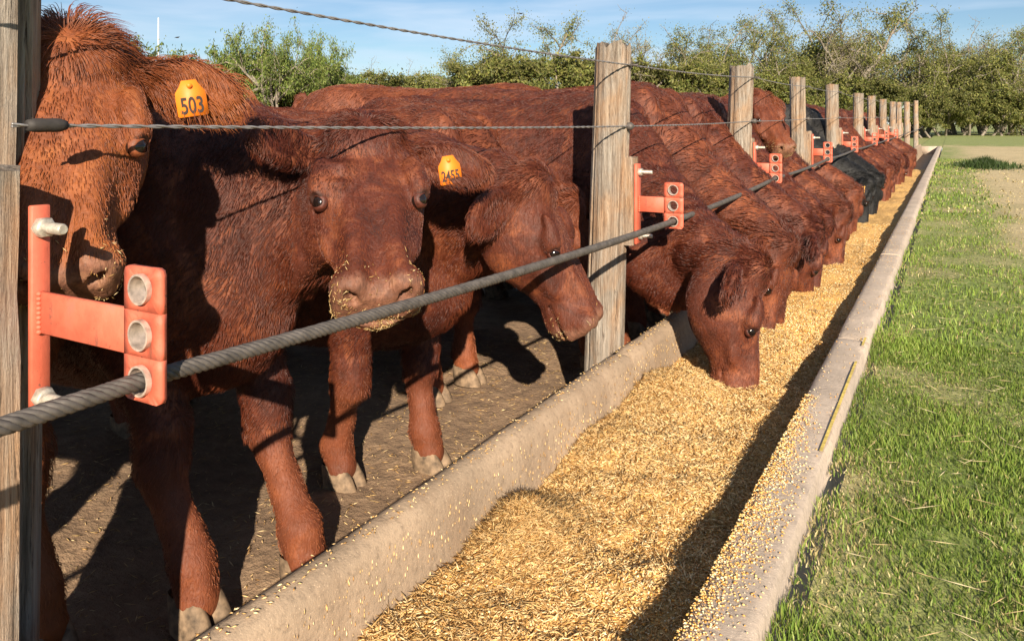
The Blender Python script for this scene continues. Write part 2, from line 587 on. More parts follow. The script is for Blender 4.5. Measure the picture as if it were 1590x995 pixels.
# pen-side wall: thick rounded lip, inner face falling to the trough floor
pen_prof = [(-1.185, -0.1), (-1.183, 0.30), (-1.180, 0.345), (-1.168, 0.365), (-1.145, 0.374), (-1.118, 0.372),
            (-1.098, 0.360), (-1.088, 0.340), (-1.083, 0.300), (-1.076, 0.22), (-1.066, 0.12), (-1.04, 0.0), (-1.02, -0.06), (-1.02, -0.1)]
pen_prof = pen_prof[::-1]
y = -2.3
joints = []
while y < TROUGH_END:
    y2 = min(y + 2.6, TROUGH_END)
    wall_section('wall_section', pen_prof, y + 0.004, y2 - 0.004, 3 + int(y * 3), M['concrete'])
    y = y2
alley_prof = [(-0.32, -0.1), (-0.32, 0.286), (-0.328, 0.299), (-0.35, 0.3025), (-0.39, 0.304), (-0.43, 0.302), (-0.45, 0.298), (-0.458, 0.286),
              (-0.462, 0.24), (-0.475, 0.10), (-0.50, -0.02), (-0.53, -0.06), (-0.53, -0.1)]
y = -3.95
while y < TROUGH_END:
    y2 = min(y + 2.6, TROUGH_END)
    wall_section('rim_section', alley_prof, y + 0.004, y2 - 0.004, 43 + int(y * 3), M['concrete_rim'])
    y = y2
mb = MB()
mb.box((-0.775 + 0.8, 17.75 - 1.5, -0.08), (0.50, 40.4, 0.05))
mb.build('trough_floor', M['concrete'], trough)
mb = MB()
mb.box((-0.755 + 0.8, TROUGH_END - 1.5 + 0.06, 0.10), (0.88, 0.11, 0.39))
mb.build('end_wall', M['concrete_rim'], trough)
# worn yellow paint along the outer edge of one rim section
V, F = grid_mesh(np.linspace(-0.3385, -0.3290, 3), np.linspace(2.45, 3.85, 60), lambda x, y: 0.3085 + 0.0004 * noise3(np.stack([x, y, 0 * x], 1), 9, 2))
keep = noise3(np.column_stack([V[F[:, 0]][:, :2], np.zeros(len(F))]), 6, 4) > -0.5
mesh_np('painted_edge_line', V - np.array([-0.8, 1.5, 0]), F[keep], M['yellow'], trough)

# ------------------------------------------------------------------ feed
def feed_z(x, y):
    p = np.stack([x, y, 0 * x], 1)
    t = np.clip((x + 1.08) / 0.62, 0, 1)
    base = 0.155 + 0.05 * np.clip((y - 1.5) / 3, 0, 1) + 0.02 * (1 - t)
    m = 0
    for (mx_, my_, r, h) in ((-0.965, 1.78, 0.12, 0.105), (-1.02, 2.45, 0.20, 0.05), (-0.97, 2.95, 0.16, 0.075), (-0.80, 2.35, 0.3, 0.02),
                             (-1.0, 1.25, .15, 0.03), (-0.75, 3.9, 0.25, 0.03)):
        m = m + h * np.exp(-(((x - mx_) / r) ** 2 + ((y - my_) / (r * 1.25)) ** 2))
    z = base + m + 0.022 * fbm(p, 4.0, 71, 3) + 0.007 * fbm(p, 22, 83, 2)
    z = z - 0.16 * np.clip((y - 19.5) / 3.5, 0, 1.7)
    return z
xs = np.linspace(-1.075, -0.452, 60)
ys = np.concatenate([np.linspace(-2.2, 0.16, 60), np.linspace(0.2, 5, 420), np.linspace(5.05, 24, 240)])
V, F = grid_mesh(xs, ys, feed_z)
def mat_feedbase():
    m, nt, b = new_mat('feed_mix')
    f = tex(nt, (1, 1, 1), 75, 5, 0.7)
    g = tex(nt, (1, 1, 1), 5, 4, 0.6)
    c = ramp(nt, f, [(0.28, (0.22, 0.13, 0.045)), (0.45, (0.50, 0.29, 0.09)), (0.58, (0.68, 0.41, 0.14)), (0.75, (0.80, 0.56, 0.25))])
    c = mixc(nt, ramp(nt, g, [(0.45, (0, 0, 0)), (0.7, (.5, .5, .5))]), c, (0.42, 0.25, 0.09))
    nt.links.new(c, b.inputs['Base Color'])
    b.inputs['Roughness'].default_value = 0.8
    bump(nt, b, f, 1.0, 0.012)
    return m
M['feedbase'] = mat_feedbase()
fd = mesh_np('feed', V, F, M['feedbase'], smooth=True)
tag(fd, 'golden mixed feed of cracked corn and chopped straw heaped in the trough', 'feed', kind='stuff')

def rand_frames(n, up_bias=0.0):
    q = nrm(rng.normal(size=(n, 4)))
    w, x, y, z = q.T
    R = np.empty((n, 3, 3))
    R[:, 0, 0] = 1 - 2 * (y * y + z * z); R[:, 0, 1] = 2 * (x * y - w * z); R[:, 0, 2] = 2 * (x * z + w * y)
    R[:, 1, 0] = 2 * (x * y + w * z); R[:, 1, 1] = 1 - 2 * (x * x + z * z); R[:, 1, 2] = 2 * (y * z - w * x)
    R[:, 2, 0] = 2 * (x * z - w * y); R[:, 2, 1] = 2 * (y * z + w * x); R[:, 2, 2] = 1 - 2 * (x * x + y * y)
    return R

def scatter(P, size, base_v, base_f, cols, R=None):
    n, k = len(P), len(base_v)
    if R is None: R = rand_frames(n)
    V = np.einsum('nij,nkj->nki', R, base_v[None] * size[:, None, :]) + P[:, None, :]
    F = (base_f[None] + (np.arange(n) * k)[:, None, None]).reshape(-1, base_f.shape[1])
    return V.reshape(-1, 3), F, np.repeat(cols, k, axis=0)

OCT_V = np.array([(1, 0, 0), (-1, 0, 0), (0, 1, 0), (0, -1, 0), (0, 0, 1), (0, 0, -1)], dtype=float)
OCT_F = np.array([(0, 2, 4), (2, 1, 4), (1, 3, 4), (3, 0, 4), (2, 0, 5), (1, 2, 5), (3, 1, 5), (0, 3, 5)])
CHIP_V = np.array([(1, 0, 0.3), (-1, 0, 0.3), (0.15, 1, 0), (0.15, -1, 0), (-1, .8, 0), (-1, -.8, 0)], dtype=float)
CHIP_F = np.array([(0, 2, 1), (2, 4, 1), (0, 1, 3), (1, 5, 3), (0, 3, 2), (2, 3, 5), (2, 5, 4)])
def flat_frames(n, tilt=0.6):
    """frames whose z axis stays roughly up"""
    a = rng.uniform(0, 2 * pi, n)
    Z = nrm(np.column_stack([rng.normal(0, tilt, n), rng.normal(0, tilt, n), np.ones(n)]))
    Xa = np.column_stack([np.cos(a), np.sin(a), np.zeros(n)])
    Xa = nrm(Xa - Z * np.sum(Xa * Z, 1, keepdims=True))
    Ya = np.cross(Z, Xa)
    return np.stack([Xa, Ya, Z], 2)

CORN = np.array([(0.80, 0.44, 0.11), (0.82, 0.54, 0.20), (0.86, 0.66, 0.35), (0.70, 0.34, 0.07), (0.62, 0.38, 0.15), (0.86, 0.72, 0.46)])
STRAW = np.array([(0.64, 0.41, 0.17), (0.73, 0.50, 0.24), (0.50, 0.29, 0.10), (0.80, 0.61, 0.33), (0.34, 0.18, 0.055), (0.60, 0.41, 0.17)])
def pick(pal, n):
    return np.clip(pal[rng.integers(0, len(pal), n)] * rng.uniform(0.75, 1.15, (n, 1)), 0, .9)

def feed_points(n, y0, y1, p=1.0):
    y = y0 + (y1 - y0) * rng.uniform(0, 1, n) ** p
    x = rng.uniform(-1.07, -0.457, n)
    return x, y
x1, y1 = feed_points(62000, 0.75, 4.6, 1.15)
x2, y2 = feed_points(16000, 4.4, 9.0, 1.3)
x, y = np.concatenate([x1, x2]), np.concatenate([y1, y2])
strawy = noise3(np.stack([x, y, 0 * x], 1), 2.6, 91) + np.clip((-0.75 - x) * 1.6, -.4, 0.7)
keep = rng.uniform(-1.0, 1.2, len(x)) > strawy * 0.9 + 0.1
x, y = x[keep], y[keep]
n = len(x)
big = 1 + 0.35 * np.clip((y - 3) / 4, 0, 1)
P = np.column_stack([x, y, feed_z(x, y) + rng.uniform(-0.003, 0.006, n)])
s = rng.uniform(0.7, 1.25, (n, 1)) * big[:, None] * np.array([0.0043, 0.0034, 0.0019])
A = scatter(P, s, OCT_V, OCT_F, pick(CORN, n), flat_frames(n, 0.5))
x1, y1 = feed_points(90000, 0.75, 4.6, 1.15)
x2, y2 = feed_points(9000, 4.4, 8.0, 1.3)
x, y = np.concatenate([x1, x2]), np.concatenate([y1, y2])
strawy = noise3(np.stack([x, y, 0 * x], 1), 2.6, 91) + np.clip((-0.75 - x) * 1.6, -.4, 0.7)
keep = rng.uniform(-1.1, 0.9, len(x)) < strawy
x, y = x[keep], y[keep]; n = len(x)
P = np.column_stack([x, y, feed_z(x, y) + rng.uniform(0.0, 0.010, n)])
s = np.column_stack([rng.uniform(0.006, 0.021, n), rng.uniform(0.0010, 0.0022, n), rng.uniform(0.0008, 0.002, n)])
B = scatter(P, s, OCT_V, OCT_F, pick(STRAW, n), flat_frames(n, 0.55))
V = np.concatenate([A[0], B[0]]); F = np.concatenate([A[1], B[1] + len(A[0])]); K = np.concatenate([A[2], B[2]])
fb = mesh_np('feed_bits', V, F, M['feed'], fd, color=K)
fb['kind'] = 'stuff'

# loose hay clumps lying against the pen-side wall
hp = []
for (cx_, cy_, rx_, ry_, m_) in ((-0.965, 1.78, .13, .18, 4200), (-1.02, 2.35, .06, .30, 900), (-0.96, 2.9, .12, .2, 700), (-0.93, 1.38, .14, .18, 700), (-0.8, 2.1, .16, .35, 500)):
    hp.append(np.column_stack([np.clip(rng.normal(cx_, rx_ * .6, m_), -1.06, -.47), rng.normal(cy_, ry_ * .6, m_)]))
hp = np.concatenate(hp); n = len(hp)
P = np.column_stack([hp, feed_z(hp[:, 0], hp[:, 1]) + rng.uniform(0.0, 0.016, n)])
s = np.column_stack([rng.uniform(0.014, 0.038, n), rng.uniform(0.0009, 0.0017, n), rng.uniform(0.0008, 0.0014, n)])
A = scatter(P, s, OCT_V, OCT_F, pick(STRAW, n) * np.array([0.74, 0.69, 0.62]), flat_frames(n, 0.75))
hy = mesh_np('hay_strands', A[0], A[1], M['feed'], fd, color=A[2]); hy['kind'] = 'stuff'

# corn spilt on top of the alley-side rim and a little on the pen-side lip
n = 6000
y = rng.uniform(1.25, 2.95, n); w = np.clip(1 - np.abs(y - 2.0) / 1.0, 0.05, 1)
x = -0.455 + np.abs(rng.normal(0, 0.042, n)) * (0.45 + w)
k = (x < -0.335) & (rng.uniform(0, 1, n) < 0.25 + 0.75 * w); x, y = x[k], y[k]
x2 = rng.uniform(-0.45, -0.33, 500); y2 = rng.uniform(2.6, 9, 500)
x, y = np.concatenate([x, x2]), np.concatenate([y, y2]); n = len(x)
P = np.column_stack([x, y, np.full(n, 0.3038) + rng.uniform(0, 0.0035, n)])
A = scatter(P, rng.uniform(0.3, 1.15, (n, 1)) * np.array([0.0044, 0.0034, 0.0014]), OCT_V, OCT_F, pick(CORN, n), flat_frames(n, 0.3))
n = 420
y = rng.uniform(0.9, 3.6, n); x = rng.uniform(-1.165, -1.105, n)
P = np.column_stack([x, y, np.full(n, 0.3755)])
B = scatter(P, rng.uniform(0.6, 1.1, (n, 1)) * np.array([0.007, 0.0022, 0.0014]), OCT_V, OCT_F, pick(STRAW, n) * 1.1, flat_frames(n, 0.1))
# chaff sticking to the inner face of the pen-side wall
n = 900
y = rng.uniform(0.9, 3.5, n); z = rng.uniform(0.17, 0.34, n)
x = np.interp(z, [0.12, 0.22, 0.30, 0.34], [-1.066, -1.076, -1.083, -1.088]) + 0.004
P = np.column_stack([x, y, z])
R = np.zeros((n, 3, 3)); R[:, 2, 0] = 1; R[:, 1, 1] = 1; R[:, 0, 2] = 1
B2 = scatter(P, rng.uniform(0.4, 1.0, (n, 1)) * np.array([0.009, 0.0018, 0.0012]), OCT_V, OCT_F, pick(STRAW, n) * 1.15, R)
V = np.concatenate([A[0], B[0], B2[0]]); F = np.concatenate([A[1], B[1] + len(A[0]), B2[1] + len(A[0]) + len(B[0])]); K = np.concatenate([A[2], B[2], B2[2]])
sp_ = mesh_np('spilt_corn', V, F, M['feed'], color=K)
tag(sp_, 'loose yellow corn kernels spilt on the concrete trough edges', 'corn', kind='stuff')

# chaff lying on the pen dirt
n = 6000
x = -1.2 - 2.2 * rng.uniform(0, 1, n) ** 1.5; y = rng.uniform(0.6, 4.2, n)
P = np.column_stack([x, y, pen_z(x, y) + 0.004])
s = np.column_stack([rng.uniform(0.005, 0.022, n), rng.uniform(0.001, 0.0022, n), rng.uniform(0.0008, 0.0016, n)])
A = scatter(P, s, OCT_V, OCT_F, pick(STRAW, n) * 0.8, flat_frames(n, 0.2))
ch = mesh_np('straw_litter', A[0], A[1], M['feed'], color=A[2])
tag(ch, 'bits of straw trodden into the pen dirt behind the trough', 'straw', kind='stuff')

# ------------------------------------------------------------------ grass blades on the verge
def blades(n, px, py, h, wdt, cols, lean=0.5):
    a = rng.uniform(0, 2 * pi, n)
    dx, dy = np.cos(a), np.sin(a)
    b = rng.uniform(0, 2 * pi, n); l = rng.uniform(0.15, 1.0, n) * lean
    lx, ly = np.cos(b) * l, np.sin(b) * l
    z0 = gz(px, py) - 0.004
    v = np.empty((n, 5, 3))
    v[:, 0] = np.column_stack([px - dx * wdt, py - dy * wdt, z0]); v[:, 1] = np.column_stack([px + dx * wdt, py + dy * wdt, z0])
    m = 0.55
    v[:, 2] = np.column_stack([px + lx * h * .35 + dx * wdt * .8, py + ly * h * .35 + dy * wdt * .8, z0 + h * m])
    v[:, 3] = np.column_stack([px + lx * h * .35 - dx * wdt * .8, py + ly * h * .35 - dy * wdt * .8, z0 + h * m])
    v[:, 4] = np.column_stack([px + lx * h, py + ly * h, z0 + h * np.sqrt(np.clip(1 - l * l * .6, 0.1, 1))])
    i = (np.arange(n) * 5)[:, None]
    return v.reshape(-1, 3), i + np.array([[0, 1, 2, 3]]), i + np.array([[3, 2, 4]]), np.repeat(cols, 5, axis=0)

GREEN = np.array([(0.17, 0.26, 0.038), (0.22, 0.32, 0.05), (0.13, 0.21, 0.032), (0.28, 0.345, 0.075), (0.21, 0.255, 0.055)])
DRY = np.array([(0.52, 0.42, 0.21), (0.42, 0.33, 0.15), (0.60, 0.51, 0.28), (0.34, 0.28, 0.12)])
def sow(n, y0, y1, x0, x1, p, hs, ws):
    y = y0 + (y1 - y0) * rng.uniform(0, 1, n) ** p
    x = x0 + (x1 - x0) * rng.uniform(0, 1, n)
    x = np.where(x > -0.315, x, -0.315)
    d = dryness(x, y)
    t = fbm(np.stack([x, y, 0 * x], 1), 5.0, 19, 2)
    k = rng.uniform(0, 1, n) < np.clip(1.10 - 1.0 * d + 0.30 * t, 0.06, 1) * np.where(d > .8, .5, 1)
    x, y, d, t = x[k], y[k], d[k], t[k]; n = len(x)
    dry = rng.uniform(0, 1, n) < np.clip(0.10 + d * 0.9, 0.12, 0.97)
    col = np.where(dry[:, None], pick(DRY, n), pick(GREEN, n) * (0.85 + 0.25 * t[:, None]))
    h = rng.uniform(0.45, 1.2, n) * hs * (1 + 0.55 * t) * np.where(dry, 0.7, 1.0)
    edge = np.exp(-(x + 0.315) / 0.06)
    h = h * (1 + 0.45 * edge)
    ln = np.where(dry, 1.2, 0.62)
    a, q, tr, c = blades(n, x, y, h, ws * rng.uniform(0.7, 1.3, n), col, ln)
    return a, q, tr, c
parts = [sow(120000, 1.25, 4.2, -0.315, 1.35, 1.15, 0.025, 0.0017), sow(46000, 4.0, 10, -0.315, 3.4, 1.3, 0.030, 0.0030),
         sow(26000, 10, 26, -0.315, 4.5, 1.2, 0.045, 0.008)]
off = 0; VV, Q, TT, KK = [], [], [], []
for a, q, tr, c in parts:
    VV.append(a); Q.append(q + off); TT.append(tr + off); KK.append(c); off += len(a)
gr = mesh_np('grass', np.concatenate(VV), [np.concatenate(Q), np.concatenate(TT)], M['grass'], color=np.concatenate(KK))
tag(gr, 'short green grass with dry straw patches beside the trough', 'grass', kind='stuff')
# long fallen straws on the turf
n = 700
y = 1.3 + 5 * rng.uniform(0, 1, n) ** 1.3; x = rng.uniform(-0.25, 1.6, n)
P = np.column_stack([x, y, np.full(n, GZ + 0.026)])
s = np.column_stack([rng.uniform(0.02, 0.07, n), np.full(n, 0.0012), np.full(n, 0.0009)])
A = scatter(P, s, OCT_V, OCT_F, pick(np.array([(0.55, 0.44, 0.24), (0.48, 0.36, 0.18), (0.62, 0.52, 0.32)]), n), flat_frames(n, 0.16))
sl = mesh_np('fallen_straw', A[0], A[1], M['feed'], gr, color=A[2]); sl['kind'] = 'stuff'
# dark weed tuft far along the verge
n = 2600
r = np.abs(rng.normal(0, 0.42, n)); a = rng.uniform(0, 2 * pi, n)
x = 0.72 + r * np.cos(a) * 1.0; y = 21.5 + r * np.sin(a) * 1.6
col = np.array([(0.035, 0.06, 0.014)]) * rng.uniform(0.7, 1.6, (n, 1))
a, q, tr, c = blades(n, x, y, rng.uniform(0.12, 0.34, n) * np.exp(-r), np.full(n, 0.008), col, 0.8)
wd = mesh_np('weed_tuft', a, [q, tr], M['grass'], color=c)
tag(wd, 'dark green weed tuft growing in the verge near the trough end', 'weed')

# ------------------------------------------------------------------ fence posts
def make_post(x, y, ztop, r, seed, label, lean=(0, 0), fine=True, zbot=-0.15):
    n, m = (110, 64) if fine else (14, 10)
    zs = np.linspace(zbot, ztop, m)
    a = np.arange(n) / n * 2 * pi
    A, Z = np.meshgrid(a, zs)
    A, Z = A.ravel(), Z.ravel()
    P = np.column_stack([np.cos(A) * 2.2, np.sin(A) * 2.2, Z * 0.45 + seed])
    rr = r * (1 + 0.11 * fbm(P, 1.1, seed, 3))
    Pg = np.column_stack([np.cos(A) * 9, np.sin(A) * 9, Z * 0.6 + seed * 3])
    g = fbm(Pg, 1.0, seed + 9, 2)
    rr = rr - r * 0.10 * np.clip(g - 0.35, 0, 1) + r * 0.012 * noise3(Pg * 3, 1.0, seed + 4)
    if fine:          # long drying cracks
        rk = np.random.default_rng(seed)
        for _ in range(9):
            a0 = rk.uniform(0, 2 * pi); z0_, z1_ = sorted(rk.uniform(zbot, ztop + .1, 2))
            wob = 0.12 * noise3(np.column_stack([Z * 3, Z * 0, Z * 0 + a0]), 1.0, seed + 3)
            da = np.abs((A - a0 - wob + pi) % (2 * pi) - pi)
            rr = rr - r * 0.16 * np.exp(-(da / 0.05) ** 2) * ((Z > z0_) & (Z < z1_))
    rr = rr * (1.05 - 0.08 * (Z - zbot) / (ztop - zbot))
    zz = Z.copy()
    top = Z > ztop - 1e-6
    zz[top] += 0.010 * noise3(np.column_stack([np.cos(A[top]) * 3, np.sin(A[top]) * 3, A[top] * 0 + seed]), 1.0, seed) * (2 if fine else 1)
    V = np.column_stack([rr * np.cos(A) + lean[0] * (zz - 0.3), rr * np.sin(A) + lean[1] * (zz - 0.3), zz])
    i = np.arange(n * m).reshape(m, n)
    F = np.stack([i[:-1], np.roll(i, -1, 1)[:-1], np.roll(i, -1, 1)[1:], i[1:]], -1).reshape(-1, 4)
    mb = MB(); mb.add(V, [tuple(f) for f in F] + [tuple(i[-1])])
    t = empty('fence_post', (x, y, 0))
    o = mb.build('shaft', M['wood'], t)
    smooth_angle(o, 45)
    tag(t, label, 'fence post', 'wooden fence posts')
    return t

def block(parent, c, d, seed):
    mb = MB()
    n = 12
    zs = np.linspace(-d[2] / 2, d[2] / 2, n)
    pts = []
    hx, hy = d[0] / 2, d[1] / 2
    sec = [(-hx, -hy), (-hx * .2, -hy * 1.02), (hx * .85, -hy), (hx, -hy * .8), (hx, hy * .8), (hx * .85, hy), (-hx, hy)]
    for z in zs:
        for sx, sy in sec: pts.append((sx, sy, z))
    V = np.array(pts); V[:, :2] += 0.0025 * np.column_stack([fbm(V, 9, seed, 2), fbm(V, 9, seed + 5, 2)])
    V[-7:, 2] += np.array([0.006, -0.004, 0.007, 0, -0.005, 0.003, 0.004])
    k = 7; F = []
    for i in range(n - 1):
        for j in range(k):
            F.append((i * k + j, i * k + (j + 1) % k, (i + 1) * k + (j + 1) % k, (i + 1) * k + j))
    mb.add(V + np.array(c), F + [tuple(range(k))[::-1], tuple((n - 1) * k + j for j in range(k))])
    o = mb.build('mounting_block', M['wood'], parent)
    smooth_angle(o, 35)
    return o

ORD = ['', 'second', 'third', 'fourth', 'fifth', 'sixth', 'seventh', 'eighth', 'ninth', 'tenth', 'eleventh', 'farthest']
# x, y, top z, radius, lean
POSTS = [(-1.60, 0.75, 1.56, 0.115, (0.028, 0.0)), (-1.30, 3.10, 1.612, 0.076, (0.032, 0.0)), (-1.25, 5.26, 1.66, 0.078, (0.03, 0)),
         (-1.25, 7.76, 1.715, 0.078, (-.01, 0)), (-1.25, 10.1, 1.75, 0.076, (0.0, 0)), (-1.25, 12.95, 1.74, 0.078, (.02, 0)),
         (-1.25, 15.5, 1.78, 0.075, (0, 0)), (-1.25, 18.3, 1.80, 0.075, (0, 0)), (-1.25, 21.6, 1.83, 0.075, (0, 0)),
         (-1.25, 24.2, 1.88, 0.075, (0, 0)), (-1.25, 29.0, 2.0, 0.085, (0, 0)), (-1.25, 36.8, 2.25, 0.095, (0, 0))]
posts = []
for i, (x, y, zt, r, ln) in enumerate(POSTS):
    if i == 0: lb = 'weathered wooden post at the left edge with the large red bracket'
    elif i == 1: lb = 'tall rough fence post at the trough wall joint, a cow nose touching it'
    elif i == 11: lb = 'farthest pale fence post in the row, at the trough end'
    else: lb = ORD[i] + ' pale wooden fence post of the row, counted from the left edge'
    t = make_post(x, y, zt, r, 11 + i * 7, lb, ln, fine=i < 4)
    posts.append(t)

# ------------------------------------------------------------------ red cable brackets
def make_bracket(x_plate, y, z, x_flange, label, near=True, zoff=0.065, fw=0.055):
    t = empty('cable_bracket', (x_flange, y, z))
    fx = 0.0
    px = x_plate - x_flange
    mb = MB(); mb.box((fx + 0.006, 0, 0), (0.012, fw, 0.34), bev=0.002); mb.build('flange', M['red'], t)
    L = px - 0.04 - 0.012
    mb = MB(); mb.box((0.012 + L / 2, 0, 0), (L + 0.004, 0.010, 0.066), bev=0.002)
    if near:      # weld bead along the flange
        for q in np.linspace(-0.03, 0.03, 9):
            mb.box((0.016, -0.006, q), (0.009, 0.009, 0.0085), bev=0.003)
    mb.build('arm', M['red'], t)
    # plate with rounded corners and three round holes
    W, H, th, rh = 0.041, 0.096, 0.010, 0.0195
    cr_ = 0.010
    mbp = MB()
    seg = 20
    zs = [zoff, 0, -zoff]
    cell = [(H, zoff / 2), (zoff / 2, -zoff / 2), (-zoff / 2, -H)]
    for zc, (zt, zb) in zip(zs, cell):
        a = [k_ / 16 * 2 * pi for k_ in range(16)] + [math.atan2(ze - zc, xe) % (2 * pi) for xe in (W, -W) for ze in (zt, zb)]
        a += [math.atan2(sg_ * (H - cr_) - zc, xe) % (2 * pi) for xe in (W, -W) for sg_ in (1, -1) if abs((zt if sg_ > 0 else zb) - sg_ * H) < 1e-6]
        a += [math.atan2(sg_ * H - zc, xe) % (2 * pi) for xe in (W - cr_, cr_ - W) for sg_ in (1, -1) if abs((zt if sg_ > 0 else zb) - sg_ * H) < 1e-6]
        a = np.array(sorted(a)); seg = len(a)
        inner = np.column_stack([np.cos(a) * rh, np.sin(a) * rh + zc])
        outer = []
        for an in a:
            cx, cz = cos(an), sin(an)
            ks = []
            if abs(cx) > 1e-6: ks.append(W / abs(cx))
            if cz > 1e-6: ks.append((zt - zc) / cz)
            if cz < -1e-6: ks.append((zb - zc) / cz)
            k = min(ks)
            ox, oz = cx * k, zc + cz * k
            for ez, sg in ((H, 1), (-H, -1)):          # round the plate's four corners
                if abs(zt - ez) < 1e-6 or abs(zb - ez) < 1e-6:
                    dx = abs(ox) - (W - cr_); dz = (oz - (ez - sg * cr_)) * sg
                    if dx > 0 and dz > 0:
                        rr_ = cr_ / max(math.hypot(dx, dz), 1e-6)
                        if rr_ < 1:
                            ox = math.copysign(W - cr_ + dx * rr_, ox); oz = (ez - sg * cr_) + dz * rr_ * sg
            outer.append((ox, oz))
        outer = np.array(outer)
        V = []
        for yy in (-th / 2, th / 2):
            V += [(p[0], yy, p[1]) for p in inner] + [(p[0], yy, p[1]) for p in outer]
        F = []
        for j in range(seg):
            k = (j + 1) % seg
            F.append((j, k, seg + k, seg + j)[::-1])
            F.append((2 * seg + j, 2 * seg + k, 3 * seg + k, 3 * seg + j))
            F.append((j, k, 2 * seg + k, 2 * seg + j))
            F.append((seg + j, seg + k, 3 * seg + k, 3 * seg + j)[::-1])
        mbp.add(np.array(V) + np.array([px, 0, 0]), F)
    mbp.build('plate', M['red'], t)
    for zc in zs:          # short pipe welded in each hole
        a = np.arange(24) / 24 * 2 * pi
        V = []
        for rr, yy in ((0.0222, -0.0125), (0.0222, 0.0125), (0.0190, 0.0125), (0.0190, -0.0125)):
            V += [(px + rr * cos(q), yy, zc + rr * sin(q)) for q in a]
        F = []
        for s_ in range(4):
            for j in range(24):
                k = (j + 1) % 24; s2 = (s_ + 1) % 4
                F.append((s_ * 24 + j, s_ * 24 + k, s2 * 24 + k, s2 * 24 + j))
        mb = MB(); mb.add(V, F)
        o = mb.build('guide_pipe', M['tubemetal'], t); smooth_angle(o, 40)
    for zc in (0.135, -0.135):      # bolt through flange into the block
        mb = MB()
        a = np.arange(6) / 6 * 2 * pi
        V = [(xx, 0.017 * cos(q) * sc, zc + 0.017 * sin(q) * sc) for xx, sc in ((0.0125, 1), (0.026, 1), (0.029, .85)) for q in a]
        F = [(i * 6 + j, i * 6 + (j + 1) % 6, (i + 1) * 6 + (j + 1) % 6, (i + 1) * 6 + j) for i in range(2) for j in range(6)]
        mb.add(V, F + [tuple(range(12, 18))])
        b_ = mb.build('nut', M['zinc'], t)
        mb = MB()
        m = 24
        xs_ = np.linspace(0.026, 0.072, m)
        rr = 0.0085 + 0.0008 * (np.arange(m) % 2); rr[-1] = 0.007
        mb.tube(np.column_stack([xs_, np.zeros(m), np.full(m, zc)]), rr, 12)
        o = mb.build('threaded_bolt', M['zinc'], b_); smooth_angle(o, 30)
    tag(t, label, 'bracket', 'red cable brackets')
    return t

CABLE = []
for i, (x, y, zt, r, ln) in enumerate(POSTS):
    if i == 0:
        bx, by, bz, fl = -1.0, 0.702, 0.980, -1.272
        block(posts[0], (-1.392 - x, 0.636 - y, 0.66), (0.236, 0.10, 1.10), 5)
    else:
        zb = [0, 0.939, 0.985, 1.01, 1.03, 1.04, 1.05, 1.06, 1.08, 1.10, 1.12, 1.2][i]
        bx = -1.0; by = y + 0.03; bz = zb; fl = -1.165 if i == 1 else -1.14
        block(posts[i], (fl - 0.032 - x, 0.03, zb + 0.01), (0.058, 0.085, 0.37), 5 + i)
    lb = ('large red steel bracket bolted to the post at the left edge, three pipe holes' if i == 0 else
          'red steel bracket on the post at the wall joint, above the feeding cow' if i == 1 else
          'small red bracket on the ' + (ORD[i] + ' post from the left edge' if i < 11 else 'farthest post of the row'))
    if i < 8:
        make_bracket(bx, by, bz, fl, lb, near=i < 3, fw=0.030 if i == 0 else 0.055)
    CABLE.append((bx, by, bz - 0.065))

# ------------------------------------------------------------------ steel cable and fence wires
def catenary(pts, sag, step):
    out = []
    for a, b in zip(pts[:-1], pts[1:]):
        a, b = np.array(a), np.array(b)
        L = np.linalg.norm(b - a); n = max(2, int(L / step))
        t = np.linspace(0, 1, n, endpoint=False)[:, None]
        p = a + (b - a) * t
        p[:, 2] -= sag * 4 * (t[:, 0] * (1 - t[:, 0])) * min(1, L / 2.5)
        out.append(p)
    out.append(np.array(pts[-1])[None])
    return np.concatenate(out)

def helix(mb, path, ns, hr, sr, pitch, n=6):
    T = nrm(np.gradient(path, axis=0))
    L = np.concatenate([[0], np.cumsum(np.linalg.norm(np.diff(path, axis=0), axis=1))])
    U = nrm(np.cross(T, np.array([1.0, 0, 0])) + 1e-9); W = np.cross(T, U)
    for k in range(ns):
        ph = L / pitch * 2 * pi + k * 2 * pi / ns
        mb.tube(path + hr * (np.cos(ph)[:, None] * U + np.sin(ph)[:, None] * W), sr, n)

pts = [(-1.0, -1.7, 0.935)] + CABLE
near = [p for p in pts if p[1] < 5.6]; far = [p for p in pts if p[1] > 5.0]
mb = MB()
helix(mb, catenary(near, 0.012, 0.009), 6, 0.0080, 0.0052, 0.078, 6)
mb.tube(catenary(near, 0.012, 0.1), 0.0068, 6)
mb.tube(catenary(far, 0.012, 0.3), 0.0118, 8)
cb = mb.build('steel_cable', M['steel'], smooth=True)
tag(cb, 'thick twisted steel cable threaded through the red brackets', 'cable')

def fence_wire(name, zs, label, sag):
    pts = []
    for i, (x, y, zt, r, ln) in enumerate(POSTS):
        pts.append((x + ln[0] * (zs[i] - .3) + r + 0.006, y, zs[i]) if i else (-1.335, 0.70, zs[i]))
    pts = [(pts[0][0], pts[0][1] - (0.004 if zs[0] < 1.4 else 2.4), zs[0])] + pts
    near = [p for p in pts if p[1] < 5.6]; far = [p for p in pts if p[1] > 5.0]
    mb = MB()
    helix(mb, catenary(near, sag, 0.012), 2, 0.0021, 0.0022, 0.085, 5)
    mb.tube(catenary(far, sag, 0.4), 0.0030, 5)
    o = mb.build(name, M['wire'], smooth=True)
    tag(o, label, 'wire')
    return pts
mid_z = [1.277, 1.268, 1.295, 1.325, 1.35, 1.37, 1.39, 1.41, 1.43, 1.45, 1.48, 1.6]
top_z = [1.548, 1.527, 1.585, 1.63, 1.66, 1.66, 1.70, 1.72, 1.75, 1.80, 1.9, 2.15]
